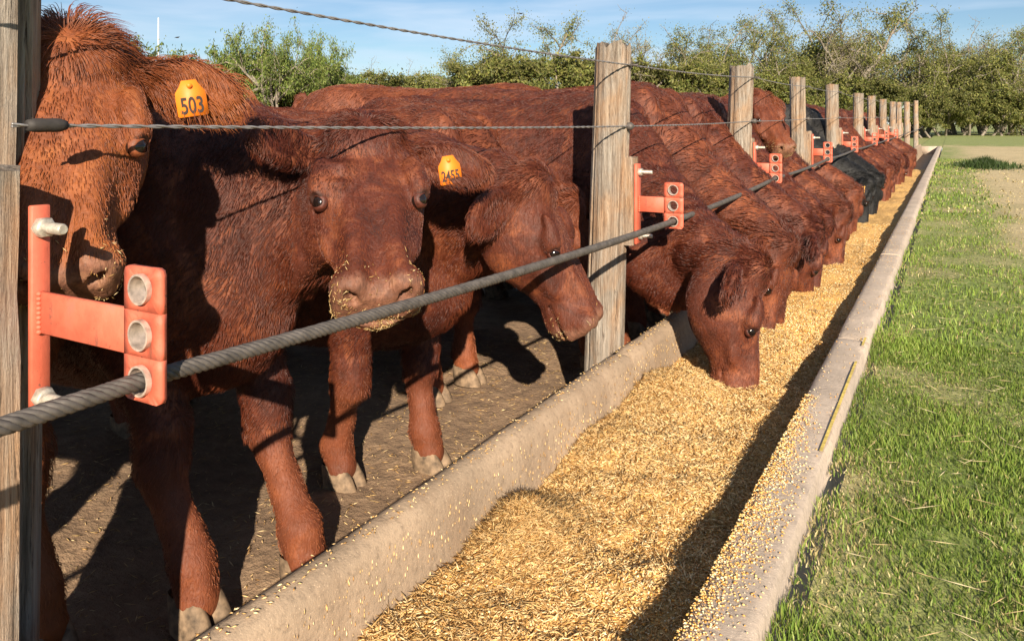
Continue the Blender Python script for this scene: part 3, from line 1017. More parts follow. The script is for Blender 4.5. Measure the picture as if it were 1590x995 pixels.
wm = fence_wire('middle_wire', mid_z, 'twisted wire strung across the posts at cow head height', 0.006)
wt = fence_wire('top_wire', top_z, 'thin twisted wire strung near the tops of the posts', 0.012)
for i in range(len(POSTS)):
    for w_, zz, big in ((wm[i + 1], mid_z[i], True), (wt[i + 1], top_z[i], False)):
        if i > 6 or (i == 0 and not big): continue
        p = np.array(w_) - np.array(POSTS[i][:2] + (0,))
        mb = MB()
        if big:      # black sleeve carrying the wire
            if i == 0:
                q = np.array([p + np.array([0.0015 * k_, 0.028 * k_ + .02, 0]) for k_ in np.linspace(0.0, 2.3, 7)])
                mb.tube(q, [0.009, 0.0115, 0.012, 0.0115, 0.012, 0.0115, 0.008], 10)
            else:
                q = np.array([p + np.array([k_, 0, 0]) for k_ in (-0.03, 0, 0.012, 0.02)])
                mb.tube(q, [0.012, 0.016, 0.017, 0.010], 10)
            o = mb.build('wire_sleeve', M['rubber'] if i == 0 else M['steel'], posts[i], smooth=True)
        else:
            q = np.array([p + np.array([k_, 0, 0.0]) for k_ in (-0.03, 0.01, 0.034)])
            mb.tube(q, 0.0045, 8)
            mb.tube(np.array([p + np.array([0.006, 0.012 * cos(a_), 0.012 * sin(a_)]) for a_ in np.linspace(0, 5.4, 9)]), 0.0025, 5)
            o = mb.build('wire_pin', M['steel'], posts[i], smooth=True)
# ------------------------------------------------------------------ cattle
class Field:
    """signed distance samples on a regular grid, blended from simple muscles and bones"""
    def __init__(s, lo, hi, h):
        s.h = h
        s.lo = np.array(lo, dtype=np.float32)
        s.n = np.ceil((np.array(hi) - s.lo) / h).astype(int) + 1
        s.ax = [s.lo[i] + h * np.arange(s.n[i], dtype=np.float32) for i in range(3)]
        s.S = np.full(tuple(s.n), 0.5, dtype=np.float32)
    def win(s, lo, hi):
        a = np.clip(np.floor((np.array(lo) - s.lo) / s.h).astype(int), 0, s.n - 1)
        b = np.clip(np.ceil((np.array(hi) - s.lo) / s.h).astype(int) + 1, 1, s.n)
        sl = tuple(slice(a[i], max(b[i], a[i] + 1)) for i in range(3))
        X = s.ax[0][sl[0]][:, None, None]; Y = s.ax[1][sl[1]][None, :, None]; Z = s.ax[2][sl[2]][None, None, :]
        return sl, X, Y, Z
    def put(s, sl, d, k):
        a = s.S[sl]
        hh = np.clip(0.5 + 0.5 * (a - d) / k, 0, 1)
        s.S[sl] = a + (d - a) * hh - k * hh * (1 - hh)
    def cut(s, sl, d, k):
        a = s.S[sl]
        d = -d
        hh = np.clip(0.5 + 0.5 * (d - a) / k, 0, 1)
        s.S[sl] = a + (d - a) * hh + k * hh * (1 - hh)
    def cone(s, p, q, r1, r2, k=0.04, cut=False):
        p, q = np.array(p, dtype=np.float32), np.array(q, dtype=np.float32)
        m = max(r1, r2) + k + 0.02
        sl, X, Y, Z = s.win(np.minimum(p, q) - m, np.maximum(p, q) + m)
        d = q - p; L2 = float(d @ d) + 1e-9
        t = np.clip(((X - p[0]) * d[0] + (Y - p[1]) * d[1] + (Z - p[2]) * d[2]) / L2, 0, 1)
        D = np.sqrt((X - p[0] - t * d[0]) ** 2 + (Y - p[1] - t * d[1]) ** 2 + (Z - p[2] - t * d[2]) ** 2) - (r1 + (r2 - r1) * t)
        (s.cut if cut else s.put)(sl, D, k)
    def ell(s, c, R, rad, k=0.04, cut=False):
        """R columns: local axes"""
        c = np.array(c, dtype=np.float32); R = np.array(R, dtype=np.float32); rad = np.array(rad, dtype=np.float32)
        ext = np.abs(R) @ rad + k + 0.02
        sl, X, Y, Z = s.win(c - ext, c + ext)
        q = 0
        g = 0
        for i in range(3):
            u = ((X - c[0]) * R[0, i] + (Y - c[1]) * R[1, i] + (Z - c[2]) * R[2, i])
            q = q + (u / rad[i]) ** 2
            g = g + (u / rad[i] ** 2) ** 2
        k0 = np.sqrt(q); D = k0 * (k0 - 1) / (np.sqrt(g) + 1e-6)
        (s.cut if cut else s.put)(sl, D, k)
    def loft(s, o, R, keys, k=0.04, n=2.4):
        """straight loft along local x; keys rows: x, half width, top, bottom"""
        o = np.array(o, dtype=np.float32); R = np.array(R, dtype=np.float32); K = np.array(keys, dtype=np.float32)
        cs = np.array([(x, y, z) for x in (K[0, 0], K[-1, 0]) for y in (-1, 1) for z in (-1, 1)], dtype=np.float32)
        cs[:, 1] *= K[:, 1].max(); cs[:, 2] = np.where(cs[:, 2] > 0, K[:, 2].max(), K[:, 3].min())
        W = cs @ R.T + o
        sl, X, Y, Z = s.win(W.min(0) - k - 0.03, W.max(0) + k + 0.03)
        u = (X - o[0]) * R[0, 0] + (Y - o[1]) * R[1, 0] + (Z - o[2]) * R[2, 0]
        v = (X - o[0]) * R[0, 1] + (Y - o[1]) * R[1, 1] + (Z - o[2]) * R[2, 1]
        w = (X - o[0]) * R[0, 2] + (Y - o[1]) * R[1, 2] + (Z - o[2]) * R[2, 2]
        hw = np.interp(u, K[:, 0], K[:, 1]); tp = np.interp(u, K[:, 0], K[:, 2]); bt = np.interp(u, K[:, 0], K[:, 3])
        cz = (tp + bt) / 2; hz = (tp - bt) / 2
        q = ((np.abs(v) / hw) ** n + (np.abs(w - cz) / hz) ** n) ** (1 / n)
        D = (q - 1) * np.minimum(hw, hz) * 0.92
        over = np.maximum(K[0, 0] - u, u - K[-1, 0])
        D = np.where(over > 0, np.sqrt(np.maximum(D, 0) ** 2 + over ** 2) + np.minimum(D, 0) * 0, D).astype(np.float32)
        s.put(sl, D, k)
    def mesh(s):
        S = s.S; ins = S < 0
        nx, ny, nz = S.shape
        c = np.zeros((nx - 1, ny - 1, nz - 1), dtype=np.int8)
        for a in (0, 1):
            for b in (0, 1):
                for d in (0, 1):
                    c += ins[a:nx - 1 + a, b:ny - 1 + b, d:nz - 1 + d]
        act = np.argwhere((c > 0) & (c < 8))
        idx = np.full(c.shape, -1, dtype=np.int32); idx[act[:, 0], act[:, 1], act[:, 2]] = np.arange(len(act))
        cor = [(a, b, d) for a in (0, 1) for b in (0, 1) for d in (0, 1)]
        val = np.stack([S[act[:, 0] + a, act[:, 1] + b, act[:, 2] + d] for a, b, d in cor], 1)
        acc = np.zeros((len(act), 3)); cnt = np.zeros(len(act))
        for i in range(8):
            for j in range(i + 1, 8):
                df = np.array(cor[j]) - np.array(cor[i])
                if np.abs(df).sum() != 1: continue
                m = (val[:, i] < 0) != (val[:, j] < 0)
                t = val[m, i] / (val[m, i] - val[m, j])
                acc[m] += np.array(cor[i]) + t[:, None] * df; cnt[m] += 1
        V = s.lo + s.h * (act + acc / cnt[:, None])
        F = []
        for ax in range(3):
            sl0 = [slice(1, -1)] * 3; sl0[ax] = slice(0, -1); sl1 = [slice(1, -1)] * 3; sl1[ax] = slice(1, None)
            A, B = ins[tuple(sl0)], ins[tuple(sl1)]
            e = np.argwhere(A != B)
            if not len(e): continue
            flip = A[e[:, 0], e[:, 1], e[:, 2]]
            off = np.ones(3, dtype=int); off[ax] = 0
            e = e + off
            o1, o2 = [(1, 2), (2, 0), (0, 1)][ax]
            qs = []
            for a, b in ((0, 0), (1, 0), (1, 1), (0, 1)):
                p = e.copy(); p[:, o1] -= a; p[:, o2] -= b
                qs.append(idx[p[:, 0], p[:, 1], p[:, 2]])
            q = np.stack(qs, 1)
            q[~flip] = q[~flip][:, ::-1]
            F.append(q)
        return V, np.concatenate(F)

def frame(F, U):
    """columns: forward (poll to nose), left, up (forehead normal)"""
    f = nrm(F); l = nrm(np.cross(np.array(U, dtype=float), f)); u = np.cross(f, l)
    return np.stack([f, l, u], 1)

def bez(p0, p1, p2, p3, t):
    t = np.asarray(t)[:, None]
    return (1 - t) ** 3 * p0 + 3 * (1 - t) ** 2 * t * p1 + 3 * (1 - t) * t * t * p2 + t ** 3 * p3

HEAD = [(-.055, .060, .000, -.085), (-.02, .100, .036, -.125), (.03, .122, .052, -.165), (.09, .134, .052, -.195), (.15, .136, .046, -.205),
        (.20, .126, .036, -.195), (.25, .104, .028, -.172), (.31, .086, .020, -.145), (.37, .080, .012, -.130), (.42, .087, .006, -.124), (.465, .094, .000, -.120),
        (.502, .093, -.008, -.116), (.522, .082, -.022, -.108)]
def hx(x):
    return float(np.interp(x, (-.06, 0, .17, .52), (-.06, 0, .228, .512)))
HEAD = [(hx(r_[0]), *r_[1:]) for r_ in HEAD]
EYE = (.170, .118, .022)
EX = hx(.170)

def build_cow(name, loc, heading, poll, nose_dir, fore, coat, scale=1.0, hs=1.0, h=0.012, hairs=0, hair_len=1.0, front_feet=None, rear_feet=None,
              ear_lift=(0.0, 0.0), ear_swing=(0.0, 0.0), tag_ear=None, tag_text=None, tag_mat='tag', seed=1, hair_r=0.00065, muzzle=1.0, light=0.0, hair_front=1.0):
    """poll, nose_dir, fore in world space (relative turn); heading: angle of the body's forward axis"""
    s = scale
    Rz = np.array([[cos(heading), -sin(heading), 0], [sin(heading), cos(heading), 0], [0, 0, 1]])
    L = np.array(loc, dtype=float)
    pol = Rz.T @ (np.array(poll, dtype=float) - L)
    H = frame(Rz.T @ np.array(nose_dir, dtype=float), Rz.T @ np.array(fore, dtype=float))
    toH = lambda p: pol + H @ (np.array((hx(p[0]), p[1], p[2]), dtype=float) * hs)
    ext = np.array([*[toH((x_, y_, z_)) for x_ in (.40, .52) for y_ in (-.12, .12) for z_ in (-.15, .05)], toH((.52, 0, -.06)) + H[:, 0] * .05, toH((0, .34, 0)), toH((0, -.34, 0)), toH((-.1, 0, .1)), toH((.2, 0, -.24))])
    lo = np.minimum(ext.min(0) - 0.05, np.array([-1.66, -.42, 0.0]) * s); hi = np.maximum(ext.max(0) + 0.05, np.array([.45, .42, 1.45]) * s)
    if front_feet is None: front_feet = ((0.02, 0.15), (0.0, -0.15))
    else: front_feet = [tuple((Rz.T @ (np.array([*f, 0]) - L))[:2]) for f in front_feet]
    if rear_feet is None: rear_feet = ((-1.30 * s, 0.17), (-1.22 * s, -0.17))
    for f in front_feet: hi[0] = max(hi[0], f[0] + .12); lo[1] = min(lo[1], f[1] - .12); hi[1] = max(hi[1], f[1] + .12)
    f_ = Field(lo, hi, h)
    I = np.eye(3)
    torso = [(-1.56, .06, 1.12, .98), (-1.50, .14, 1.20, .88), (-1.42, .21, 1.26, .78), (-1.28, .26, 1.305, .70), (-1.10, .30, 1.315, .58), (-.90, .335, 1.295, .50),
             (-.65, .35, 1.28, .455), (-.35, .325, 1.295, .455), (-.12, .29, 1.325, .465), (.04, .26, 1.30, .48), (.17, .215, 1.20, .52), (.27, .15, 1.08, .58), (.34, .07, .97, .66)]
    f_.loft((0, 0, 0), I, [tuple(v * s for v in r) for r in torso], 0.05, 2.3)
    tiltY = lambda a: np.array([[cos(a), 0, sin(a)], [0, 1, 0], [-sin(a), 0, cos(a)]])
    for sd in (1, -1):
        f_.ell(np.array([-.02, sd * .185, 1.0]) * s, tiltY(0.35), np.array([.16, .085, .30]) * s, 0.07)
        f_.ell(np.array([.10, sd * .15, .82]) * s, tiltY(-.3), np.array([.14, .09, .17]) * s, 0.06)
        f_.ell(np.array([-1.18, sd * .19, .98]) * s, tiltY(-.25), np.array([.27, .12, .32]) * s, 0.08)
    # fore legs
    ff = []
    for (fx, fy), sd in zip(front_feet, (1, -1)):
        ff.append((fx, fy))
        elb = np.array([-.02 * s, sd * .17 * s, .74 * s])
        foot = np.array([fx, fy, 0.0])
        knee = elb + (foot - elb) * 0.46 + np.array([0.015, 0, 0]); knee[2] = .405 * s
        bk = elb + (foot - elb) * 0.60; bk[2] = .31 * s
        fet = np.array([fx - .012, fy, .135 * s]); cor = np.array([fx + .012, fy, .055])
        f_.cone((.05 * s, sd * .17 * s, .92 * s), elb, .12 * s, .105 * s, 0.06)
        f_.cone(elb, knee + np.array([0, 0, .07 * s]), .102 * s, .064 * s, 0.04)
        f_.cone(knee + np.array([0.004, 0, .045 * s]), knee - np.array([-0.004, 0, .045 * s]), .069 * s, .064 * s, 0.02)
        f_.cone(knee, bk, .058 * s, .043 * s, 0.025)
        f_.cone(bk, fet, .043 * s, .053 * s, 0.025)
        f_.cone(fet, cor, .053 * s, .056 * s, 0.025)
        f_.cone(fet - np.array([.045, 0.02, 0.01]), fet - np.array([.045, -0.02, 0.01]), .014, .014, 0.012)
    rf = []
    for (rx, ry), sd in zip(rear_feet, (1, -1)):
        rf.append((rx, ry))
        hip = np.array([-1.14 * s, sd * .17 * s, .93 * s]); sti = np.array([-.98 * s, sd * .20 * s, .70 * s])
        hock = np.array([rx - .07 * s, ry, .50 * s]); fet = np.array([rx - .01, ry, .14 * s]); cor = np.array([rx + .015, ry, .055])
        f_.cone(hip, sti, .20 * s, .12 * s, 0.06)
        f_.cone(sti, hock + np.array([.02, 0, .06]), .115 * s, .062 * s, 0.05)
        f_.cone((-1.30 * s, sd * .16 * s, .85 * s), hock + np.array([-.01, 0, .05]), .13 * s, .048 * s, 0.05)
        f_.cone(hock, hock + np.array([.01, 0, -.06]), .060 * s, .054 * s, 0.03)
        f_.cone(hock + np.array([.005, 0, -.05]), fet, .048 * s, .050 * s, 0.03)
        f_.cone(fet, cor, .052 * s, .055 * s, 0.025)
    # tail
    tp = bez(np.array([-1.50, 0, 1.24]) * s, np.array([-1.60, 0, 1.24]) * s, np.array([-1.58, 0.01, .95]) * s, np.array([-1.53, 0.02, .48]) * s, np.linspace(0, 1, 8))
    for i in range(7):
        r0 = .030 - .0022 * i
        f_.cone(tp[i], tp[i + 1], r0 if i < 5 else .026, (r0 - .002) if i < 4 else .03, 0.02)
    # neck
    p0 = np.array([-.02, 0, .99]) * s; p3 = toH((.00, 0, -.085))
    p1 = p0 + np.array([.26, 0, .02]) * s + (p3 - p0) * 0.12
    p2 = p3 + .26 * s * nrm(nrm(p0 - p3) * .8 - H[:, 2] * .45 - H[:, 0] * .25)
    low = pol[2] < 1.0
    if low:
        p1 = p0 + np.array([.18, 0, -.17]) * s + (p3 - p0) * .10
        p2 = p3 + .22 * s * nrm(nrm(p0 - p3) - H[:, 2] * .45)
    tt = np.linspace(0, 1, 10)
    P = bez(p0, p1, p2, p3, tt)
    T = nrm(np.gradient(P, axis=0))
    for i in range(10):
        t = tt[i]
        sd = nrm(np.array([0, 1.0, 0]) * (1 - t) + H[:, 1] * t); sd = nrm(sd - T[i] * (sd @ T[i])); up = np.cross(T[i], sd)
        w = (.225 * (1 - t) + .105 * t) * s; hh = ((.28 if low else .31) * (1 - t) ** 1.1 + (.120 if low else .140) * (1 - (1 - t) ** 1.1)) * s
        f_.ell(P[i], np.stack([T[i], sd, up], 1), ((.13 - .05 * t) * s, w, hh), 0.06 - .025 * t)
    for t in np.linspace(.15, .75, 6):        # dewlap
        i = t * 9; a = int(i); c = P[a] + (P[min(a + 1, 9)] - P[a]) * (i - a)
        sd = nrm(np.array([0, 1.0, 0]) * (1 - t) + H[:, 1] * t); up = nrm(np.cross(T[a], sd))
        hh = (.29 * (1 - t) + .135 * t) * s
        f_.ell(c - up * hh * .86, np.stack([T[a], sd, up], 1), (.11 * s, .045 * s, .095 * s), 0.05)
        if low:       # heavy throat hanging under a lowered neck
            f_.ell(c - up * hh * (.55 + .35 * t), np.stack([T[a], sd, up], 1), (.15 * s, (.15 - .07 * t) * s, .16 * s), 0.06)
    # head
    sc = lambda r: tuple(v * hs for v in r)
    f_.loft(pol, H, [sc(r) for r in HEAD], 0.045, 2.5)
    for sd in (1, -1):
        f_.ell(toH((.115, sd * .082, -.115)), H, sc((.105, .042, .085)), 0.035)
        f_.ell(toH((EYE[0] - .004, sd * (EYE[1] - .002), EYE[2] - .004)), H, sc((.040, .024, .028)), 0.02)
        f_.ell(toH((.132, sd * .106, .042)), H, sc((.046, .024, .016)), 0.02)
        f_.ell(toH((.150, sd * .122, .030)), H, sc((.024, .016, .013)), 0.015)
        f_.ell(toH((.33, sd * .045, .010)), H, sc((.14, .020, .018)), 0.03)
        f_.ell(toH((.245, sd * .092, -.055)), H, sc((.080, .024, .020)), 0.03)     # cheek bone
        f_.ell(toH((.478, sd * .060, -.016)), H, sc((.036, .036, .036)), 0.022)
    f_.ell(toH((.035, 0, .052)), H, sc((.07, .085, .035)), 0.04)                  # poll
    f_.ell(toH((.440, 0, -.118)), H, sc((.06, .058, .030)), 0.025)                # chin
    ears = []
    for e_i, sd in enumerate((1, -1)):
        up = ear_lift[e_i]; sw = ear_swing[e_i]
        e = nrm(np.array([.16 - up, sd * 1.0, -.22 + sw]))
        eb = toH((.030, sd * .105, -.022))
        ew = H @ e
        nw = H @ nrm(np.array([.42, sd * 0.10, .9])); nw = nrm(nw - ew * (nw @ ew)); cw = np.cross(nw, ew)
        R = np.stack([ew, cw, nw], 1)
        f_.cone(eb - ew * .02, eb + ew * .05 * hs, .030 * hs, .032 * hs, 0.025)
        f_.ell(eb + ew * .118 * hs, R, np.array([.112, .062, .022]) * hs, 0.018)
        f_.ell(eb + ew * .115 * hs + nw * .024 * hs, R, np.array([.088, .040, .022]) * hs, 0.010, cut=True)
        ears.append((eb, ew, nw, cw))
    if h < 0.0126:      # mouth line
        f_.ell(toH((.46, 0, -.094)), H, sc((.105, .13, .0070)), 0.004, cut=True)
        f_.ell(toH((.42, 0, -.094)), H, sc((.075, .066, .030)), 0.008)
    def surf(p, d, L):
        """last inside point walking from p along d"""
        t = np.linspace(0, L, 90); Q = p + t[:, None] * d
        ii = np.clip(np.round((Q - f_.lo) / f_.h).astype(int), 0, f_.n - 1)
        v_ = f_.S[ii[:, 0], ii[:, 1], ii[:, 2]]
        k_ = np.argmax(v_ > 0)
        return Q[k_] if k_ > 0 else Q[-1]
    eyec = []
    for sd in (1, -1):
        ax = H @ nrm(np.array([.30, sd * .78, .52]))
        es = surf(toH((EYE[0], sd * .05, -.03)), ax, .20 * hs)
        eyec.append((es - ax * (.0228 if h < .01 else .0250) * hs, ax))
        f_.ell(es + ax * .004 * hs, H, sc((.021, .0175, .0175)), 0.006, cut=True)       # eye opening
        lo_ = nrm(H[:, 1] * sd * .62 + H[:, 2] * .78); dp_ = nrm(H[:, 0] - lo_ * (H[:, 0] @ lo_)); Rn = np.stack([dp_, np.cross(lo_, dp_), lo_], 1)
        nsf = surf(toH((.40, sd * .050, -.018)), nrm(H[:, 0] + sd * .06 * H[:, 1]), .22 * hs)
        f_.ell(nsf - H[:, 0] * .002, Rn, sc((.032, .0118, .0230)), 0.004, cut=True)     # nostril
        f_.cone(nsf - H[:, 0] * .012 * hs, nsf + (-H[:, 0] * .055 + H[:, 2] * .022 - sd * H[:, 1] * .012) * hs, .0115 * hs, .010 * hs, 0.005, cut=True)
    V, Fq = f_.mesh()
    # light smoothing
    e = np.concatenate([Fq[:, [0, 1]], Fq[:, [1, 2]], Fq[:, [2, 3]], Fq[:, [3, 0]]])
    for it in range(2):
        acc = np.zeros_like(V); cnt = np.zeros(len(V))
        for k_ in range(3):
            acc[:, k_] = np.bincount(e[:, 0], V[e[:, 1], k_], len(V)) + np.bincount(e[:, 1], V[e[:, 0], k_], len(V))
        cnt = np.bincount(e[:, 0], minlength=len(V)) + np.bincount(e[:, 1], minlength=len(V))
        hd = np.linalg.norm(V - toH((.40, 0, -.05)), axis=1) < .26 * hs
        V = V + (acc / cnt[:, None] - V) * np.where(hd, .5 if it == 0 else 0.0, .5)[:, None]
    # keep the cow's lowest edge above the hooves
    tri = np.concatenate([Fq[:, :3], Fq[:, [0, 2, 3]]])
    fn = np.cross(V[tri[:, 1]] - V[tri[:, 0]], V[tri[:, 2]] - V[tri[:, 0]])
    vn = np.zeros_like(V)
    for k_ in range(3):
        for c_ in range(3): vn[:, c_] += np.bincount(tri[:, k_], fn[:, c_], len(V))
    vn = nrm(vn)
    # uneven flesh and matted coat
    V = V + vn * (0.004 * fbm(V, 9, seed, 2) + 0.0022 * noise3(V * np.array([1, 1, .6]), 38, seed + 3))[:, None] * (0.25 + 0.75 * (np.linalg.norm((V - toH((.3, 0, -.05))), axis=1) > .32 * hs))[:, None]

    def masks(P):
        q = (P - pol) @ H / hs
        inhead = (q[:, 0] > -.05) & (q[:, 0] < .58) & (np.abs(q[:, 1]) < .17) & (q[:, 2] > -.24) & (q[:, 2] < .12)
        mz = np.clip((q[:, 0] - .462 + .012 * fbm(P, 40, seed + 2, 2) + .35 * np.clip(-.06 - q[:, 2], -.02, .03)) / .022, 0, 1) * inhead
        eye = 0
        for sd in (1, -1):
            dd = np.linalg.norm(P - eyec[0 if sd > 0 else 1][0] - eyec[0 if sd > 0 else 1][1] * .019, axis=1) / hs
            eye = np.maximum(eye, np.clip(1 - (dd - .020) / .008, 0, 1) * inhead)
        ear = np.zeros(len(P)); ei = np.zeros(len(P), dtype=int)
        for i, (eb, ew, nw, cw) in enumerate(ears):
            t = (P - eb) @ ew / hs
            dd = np.linalg.norm(P - eb - t[:, None] * hs * ew, axis=1)
            m = (t > .035) & (t < .26) & (dd < .075 * hs)
            ear[m] = np.clip(t[m] / .2, 0, 1); ei[m] = i
        leg = np.clip((.42 * s - P[:, 2]) / .15, 0, 1) * (~inhead)
        low = (P[:, 2] < .60 * s) & (~inhead)
        return q, inhead, mz, eye, ear, ei, leg
    q, inh, mz, eye, ear, ei, leg = masks(V)
    tone = np.clip(light + 0.25 * fbm(V, 3.0, seed + 8, 2) + 0.5 * leg + 0.3 * inh * np.clip((q[:, 0] - .25) / .2, 0, 1), 0, 1)
    col = np.column_stack([mz * muzzle, tone * np.where(inh, .45, .8), eye])
    ob = mesh_np(name, V, Fq, M['skin_' + coat], None, True, col)
    ob.location = loc; ob.rotation_euler = (0, 0, heading)
    # eyes
    for sd, (c, ax) in zip((1, -1), eyec):
        nu, nv = 14, 10
        a = np.arange(nu) / nu * 2 * pi
        P_ = [(sin(t) * cos(u), sin(t) * sin(u), cos(t)) for t in np.linspace(0.05, pi - .05, nv) for u in a]
        P_ = np.array(P_) * np.array([.0205, .0188, .0195]) * hs
        Fe = [(i * nu + j, i * nu + (j + 1) % nu, (i + 1) * nu + (j + 1) % nu, (i + 1) * nu + j) for i in range(nv - 1) for j in range(nu)]
        mesh_np('eye', P_ @ H.T + c, np.array(Fe)[:, ::-1], M['eye'], ob, True)
        # lids: a skin ring with an almond opening round the eyeball
        ex_ = nrm(H[:, 0] - ax * (H[:, 0] @ ax)); dr_ = nrm(H[:, 2] - ax * (H[:, 2] @ ax)); ex_ = nrm(ex_ * .72 + dr_ * .70); ey_ = np.cross(ax, ex_) * -sd
        nt_ = 22; Vl, Fl = [], []
        for ri, fr_ in enumerate((0.0, 0.10, 0.45, 1.0)):
            for j in range(nt_):
                th = j / nt_ * 2 * pi
                ca, sa = cos(th), sin(th)
                rin = 1 / math.sqrt((ca / 1.02) ** 2 + (sa / (.60 if sa > 0 else .66)) ** 2)
                rho = rin + (1.62 - rin) * fr_
                rr_ = (.0208, .0220, .0229, .0208)[ri] * hs
                dv = ax * cos(rho) + (ex_ * ca + ey_ * sa) * sin(rho)
                Vl.append(c - ax * .001 + dv * rr_ * np.array(1.0))
        for ri in range(3):
            for j in range(nt_):
                k2 = (j + 1) % nt_
                Fl.append((ri * nt_ + j, ri * nt_ + k2, (ri + 1) * nt_ + k2, (ri + 1) * nt_ + j))
        mesh_np('eyelid', np.array(Vl), np.array(Fl), M['lid_' + coat], ob, True)
    # hooves: two claws each
    for fi, (fx, fy) in enumerate(ff + rf):
        Vh, Fh, n0 = [], [], 0
        for c_s in (1, -1):
            prof = [(-.055, .0), (-.058, .018), (-.045, .066), (.012, .074), (.060, .052), (.088, .018), (.094, .0)]
            ring = []
            for z, sc_, sh in ((-0.012, 1.08, .010), (.0, 1.08, .010), (.03, 1.0, .0), (.058, .86, -.012), (.074, .74, -.02)):
                a = np.arange(14) / 14 * 2 * pi
                xx = np.cos(a) * .066 * sc_ + sh + .012; yy = np.sin(a) * .031 * sc_ + c_s * .030
                yy = np.where(c_s * yy < .003, c_s * .003, yy)
                ring.append(np.column_stack([xx, yy, np.full(14, z)]))
            Vc = np.concatenate(ring)
            for i in range(4):
                for j in range(14):
                    Fh.append((n0 + i * 14 + j, n0 + i * 14 + (j + 1) % 14, n0 + (i + 1) * 14 + (j + 1) % 14, n0 + (i + 1) * 14 + j))
            Vh.append(Vc); n0 += len(Vc)
        Vh = np.concatenate(Vh) * s + np.array([fx + .004, fy, 0])
        mesh_np('hoof', Vh, np.array(Fh), M['hoof'], ob, True)
    # ear tag
    if tag_ear is not None:
        eb, ew, nw, cw = ears[tag_ear]
        # hangs in front of the ear, flat face to the front
        top = eb + ew * .105 * hs + nw * .040 * hs + np.array([0, 0, .002])
        dn = nrm(np.array([0, 0, -1.0]) + ew * (.16 if seed % 2 else -.1)); fr = nrm(nw - dn * (nw @ dn)); sdv = np.cross(dn, fr)
        outl = np.array([(-.014, .0), (.014, .0), (.020, -.012), (.029, -.024), (.030, -.034), (.030, -.072), (.027, -.075), (-.027, -.075), (-.030, -.072), (-.030, -.034), (-.029, -.024), (-.020, -.012)]) * 1.06
        n_ = len(outl); Vt = []
        for th in (0.0012, -0.0012):
            Vt += [top + sdv * a_ - dn * b_ + fr * th for a_, b_ in outl]
        mb = MB()
        mb.add(np.array(Vt), [tuple(range(n_)), tuple(range(2 * n_ - 1, n_ - 1, -1))] + [(i, n_ + i, n_ + (i + 1) % n_, (i + 1) % n_) for i in range(n_)])
        tg = mb.build('ear_tag', M[tag_mat], ob)
        st_ = top + dn * .012; mb = MB(); mb.tube([st_ + fr * -.03, st_ + fr * .005], .006, 10); mb.build('tag_stud', M[tag_mat], tg)
        if tag_text:
            tg['label'] = 'orange ear tag numbered ' + tag_text
            fc = bpy.data.curves.new('number', 'FONT'); fc.body = tag_text; fc.size = 0.040 if len(tag_text) < 4 else 0.032
            fc.align_x = 'CENTER'; fc.align_y = 'CENTER'; fc.extrude = 0.0004; fc.offset = 0.0007
            fc.materials.append(M['ink'])
            to = bpy.data.objects.new('number', fc); link(to, tg)
            pos = top - (-dn) * 0.057 + fr * .0022
            xa = -sdv if False else np.cross(-dn, fr)
            Mx = Matrix(((xa[0], -dn[0], fr[0], pos[0]), (xa[1], -dn[1], fr[1], pos[1]), (xa[2], -dn[2], fr[2], pos[2]), (0, 0, 0, 1)))
            dg = bpy.context.evaluated_depsgraph_get(); dg.update()
            nm = bpy.data.meshes.new_from_object(to.evaluated_get(dg)); bpy.data.objects.remove(to)
            to = bpy.data.objects.new('number', nm); link(to, tg)
            if not nm.materials: nm.materials.append(M['ink'])
            to.matrix_local = Mx @ Matrix.Diagonal((0.82, 1.25, 1, 1))
    # coat of hair
    if hairs:
        ar = np.linalg.norm(np.cross(V[tri[:, 1]] - V[tri[:, 0]], V[tri[:, 2]] - V[tri[:, 0]]), axis=1)
        cen = V[tri].mean(1)
        wgt = ar * np.where(cen[:, 0] > -.45 * s, 1.0, hair_front)
        qh = (cen - pol) @ H / hs
        wgt *= np.where((qh[:, 0] > -.06) & (np.linalg.norm(qh - np.array([.15, 0, -.03]), axis=1) < .42), 2.2, 1.0)
        cdf = np.cumsum(wgt); cdf /= cdf[-1]
        r = np.random.default_rng(seed)
        ti = np.searchsorted(cdf, r.uniform(0, 1, hairs))
        u, v = r.uniform(0, 1, hairs), r.uniform(0, 1, hairs); sw = u + v > 1; u[sw], v[sw] = 1 - u[sw], 1 - v[sw]
        w_ = 1 - u - v
        P = V[tri[ti, 0]] * w_[:, None] + V[tri[ti, 1]] * u[:, None] + V[tri[ti, 2]] * v[:, None]
        Nn = nrm(vn[tri[ti, 0]] * w_[:, None] + vn[tri[ti, 1]] * u[:, None] + vn[tri[ti, 2]] * v[:, None])
        q, inh, mz, eye, ear, ei, leg = masks(P)
        # growth direction
        D = np.tile(np.array([-.75, 0, -.62]), (hairs, 1))
        nk = np.clip((P[:, 0] - .05 * s) / .2, 0, 1)[:, None]
        nkd = nrm(p0 - p3) * .75 + np.array([0, 0, -.75])
        D = D * (1 - nk) + nkd * nk
        D = np.where((leg[:, None] > .3), np.array([-.15, 0, -1.0]), D)
        wh = np.array([.045, 0, .07])
        rad = nrm(q - wh) @ H.T
        D = np.where(inh[:, None], rad, D)
        for i, (eb, ew, nw, cw) in enumerate(ears):
            m = (ear > 0) & (ei == i)
            D[m] = ew * .55 + np.array([0, 0, -.9])
        Ln = np.full(hairs, .034)
        Ln = Ln * (1 - .25 * nk[:, 0]) + .012 * nk[:, 0]
        face = np.clip((q[:, 0] - .00) / .15, 0, 1)
        Ln = np.where(inh, .042 * (1 - face) + .010 * face, Ln)
        Ln = np.where(inh & (q[:, 0] < .06) & (q[:, 2] > 0), .06, Ln)
        Ln = np.where(ear > 0, .026 + .014 * ear, Ln)
